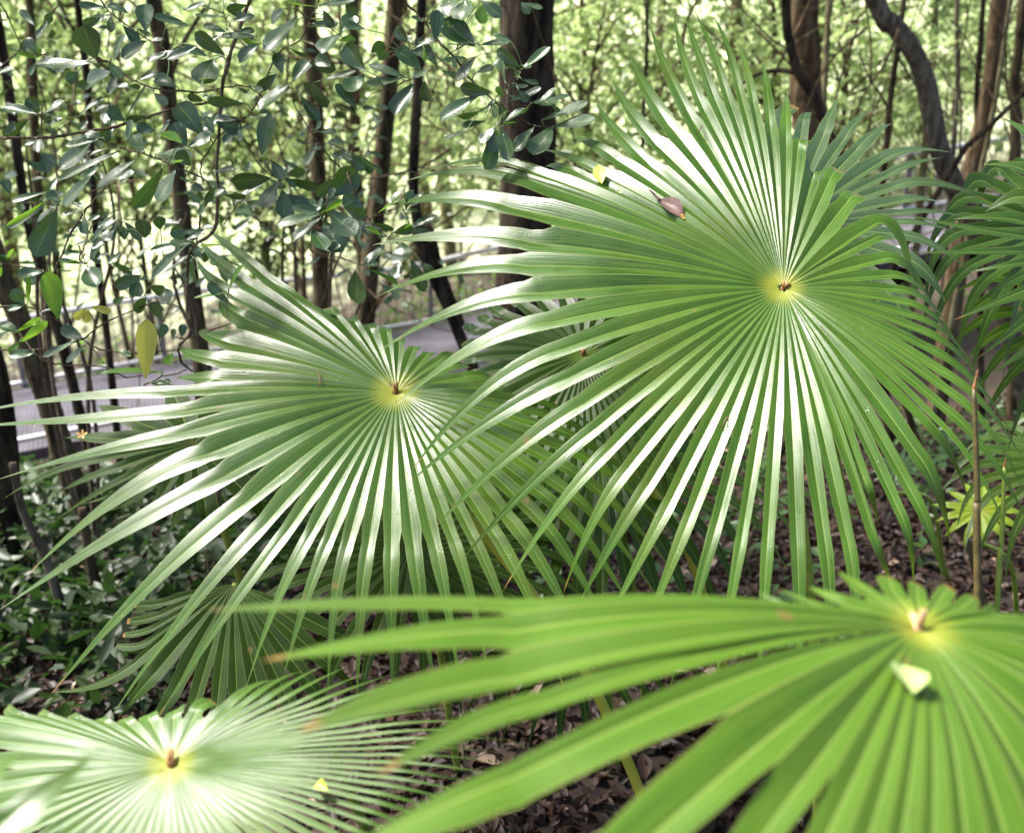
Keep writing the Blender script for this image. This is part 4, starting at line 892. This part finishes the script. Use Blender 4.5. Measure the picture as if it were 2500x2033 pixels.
# ------------------------------------------------------------------ debris lying on the leaves
def on_plane(px, py, hub, dep, n, lift):
    H = P(hub[0], hub[1], dep); n = unit(n); r = ray(px, py); Q = H+n*lift
    return CAM+r*(np.dot(Q-CAM, n)/np.dot(r, n))
def debris(name, label, a, b, w, mat, frame, lift=.012, cup=.3, cat='fallen leaf', blunt=False, extra=None):
    pa, pb = on_plane(*a, *frame, lift), on_plane(*b, *frame, lift*.8)
    rt = root(name, tuple(pa), label, cat)
    v, f, uv = lf(pa, pb, w, np.array(frame[2]), cup=cup, seed=3, blunt=blunt)
    mk('leaf_surface', v, f, mat, rt, uv=uv)
    if extra: extra(rt, pa, pb, unit(frame[2]))
FA = ((1913, 704), 1.85, nA)
M['deadleaf'] = plain('dead_leaf', (.14, .075, .06), (.26, .17, .15), .35, 60)
M['deadtip'] = plain('dead_leaf_tip', (.50, .30, .06), (.42, .22, .06), .5, 60)
M['yleaf'] = plain('yellow_leaf', (.34, .42, .05), (.44, .47, .09), .5, 60)
M['cream'] = plain('cream_petal', (.26, .36, .10), (.36, .44, .16), .5, 60)
M['twigred'] = plain('dry_twig', (.12, .06, .04), (.20, .10, .06), .6, 60)
def tail(rt, pa, pb, n):
    v, f = tube(catmull([pa, pa+(pa-pb)*.2+n*.004, pa+(pa-pb)*.36+n*.012-np.array([.004, 0, 0])], 4), np.linspace(.004, .0008, 9), 6, .2); mk('stalk', v, f, 'deadleaf', rt)
    c = pb+(pa-pb)*.12+n*.004; v, f, uv = lf(c, c+(pb-c)*1.3+np.array([.004, 0, .002]), .016, n, seed=8); mk('yellow_patch', v, f, 'deadtip', rt)
debris('dead_leaf', 'curled brown dead leaf with a yellow end lying on the large upper right leaf', (1610,488), (1668,532), .036, 'deadleaf', FA, .022, .45, extra=tail)
debris('yellow_leaf', 'small yellow green fallen leaf on the upper left part of the large leaf', (1468,448), (1460,400), .028, 'yleaf', FA, .02, .12)
FC = ((2242, 1535), .86, (.22, -.22, .95))
debris('leaf_scrap', 'pale triangular scrap resting on the closest leaf below its centre', (2228,1690), (2200,1620), .030, 'cream', FC, .022, .25, cat='leaf scrap', blunt=False)
FD = ((420, 1868), 1.22, (-.12, -.38, .92))
debris('curled_leaf', 'tiny curled yellow leaf on the right half of the lower left leaf', (800,1928), (770,1915), .014, 'yleaf', FD, .02, .6)
def star(label, px, py, frame, s, mat, nm='fallen_flower', cat='flower'):
    c = on_plane(px, py, *frame, .016); rt = root(nm, tuple(c), label, cat); n = unit(frame[2]); a = unit(np.cross(n, (1, 0, 0))); b = np.cross(n, a)
    for k in range(5):
        an = k*1.257; d = a*math.cos(an)+b*math.sin(an); v, f, uv = lf(c, c+d*s+n*s*.3, s*.5, n, seed=k, nl=5); mk('petal', v, f, mat, rt)
star('tiny cream flower left of the brown dead leaf', 1513, 470, FA, .006, 'cream')
def twiglet(label, pts, frame, mat='twigred', r=.0012, lift=.018):
    p = [on_plane(x, y, *frame, lift+(.006 if i % 2 else 0)) for i, (x, y) in enumerate(pts)]
    rt = root('dry_twig', tuple(p[0]), label, 'twig'); v, f = tube(catmull(p, 4), r, 5, .2); mk('stem', v, f, mat, rt)
    q = p[len(p)//2]; v, f = tube([q, q+np.array([.006, .002, .008])], [r*.9, r*.4], 5); mk('side_twig', v, f, mat, rt)
twiglet('short dry twig lying on the lower part of the large leaf', [(1776,1018),(1768,1030),(1764,1045)], FA)
twiglet('dark forked crumb of twig on the upper part of the large leaf', [(1713,308),(1708,318),(1702,326)], FA)
FB = ((968, 958), 2.06, (-.07, -.51, .85))
twiglet('thin dark twig standing on the big left leaf', [(774,905),(782,925),(778,945)], FB, lift=.02)
star('orange dried blossom hanging above the boardwalk at the left', 200, 1062, ((200,1062), 2.0, (0,-.6,.8)), .012, 'deadtip', 'dried_blossom', 'blossom')

# ------------------------------------------------------------------ light, world, camera
EL, AZ = math.asin(SUNV[2]), math.atan2(SUNV[0], SUNV[1])
w = D.worlds.new('World'); scene.world = w; w.use_nodes = True
nt = w.node_tree; nt.nodes.clear()
sky = nt.nodes.new('ShaderNodeTexSky'); sky.sky_type = 'NISHITA'; sky.sun_disc = False; sky.sun_elevation = EL; sky.sun_rotation = AZ
sky.air_density = 1.0; sky.dust_density = 3.0; sky.ozone_density = 1.0
bg = nt.nodes.new('ShaderNodeBackground'); bg.inputs[1].default_value = .065
ow = nt.nodes.new('ShaderNodeOutputWorld'); L(nt, sky.outputs[0], bg.inputs[0]); L(nt, bg.outputs[0], ow.inputs[0])
sl = D.lights.new('sun', 'SUN'); sl.energy = 4.2; sl.angle = math.radians(12); sl.color = (1, .965, .90)
so = D.objects.new('sun', sl); col.objects.link(so)
so.rotation_euler = Vector(tuple(SUNV)).to_track_quat('Z', 'Y').to_euler()
cd = D.cameras.new('camera'); cd.lens = 35; cd.sensor_width = 36; cd.clip_end = 400; cd.clip_start = .02
cd.dof.use_dof = True; cd.dof.focus_distance = 1.98; cd.dof.aperture_fstop = 3.6
co = D.objects.new('camera', cd); col.objects.link(co); co.location = tuple(CAM); co.rotation_euler = (math.pi/2-PITCH, 0, 0)
scene.camera = co
scene.view_settings.view_transform = 'Standard'; scene.view_settings.look = 'None'; scene.view_settings.exposure = 1.75; scene.view_settings.gamma = 1
scene.cycles.use_denoising = True
scene.cycles.max_bounces = 8; scene.cycles.transparent_max_bounces = 4; scene.cycles.diffuse_bounces = 4
for o in D.objects:
    if '_o' in o: del o['_o']
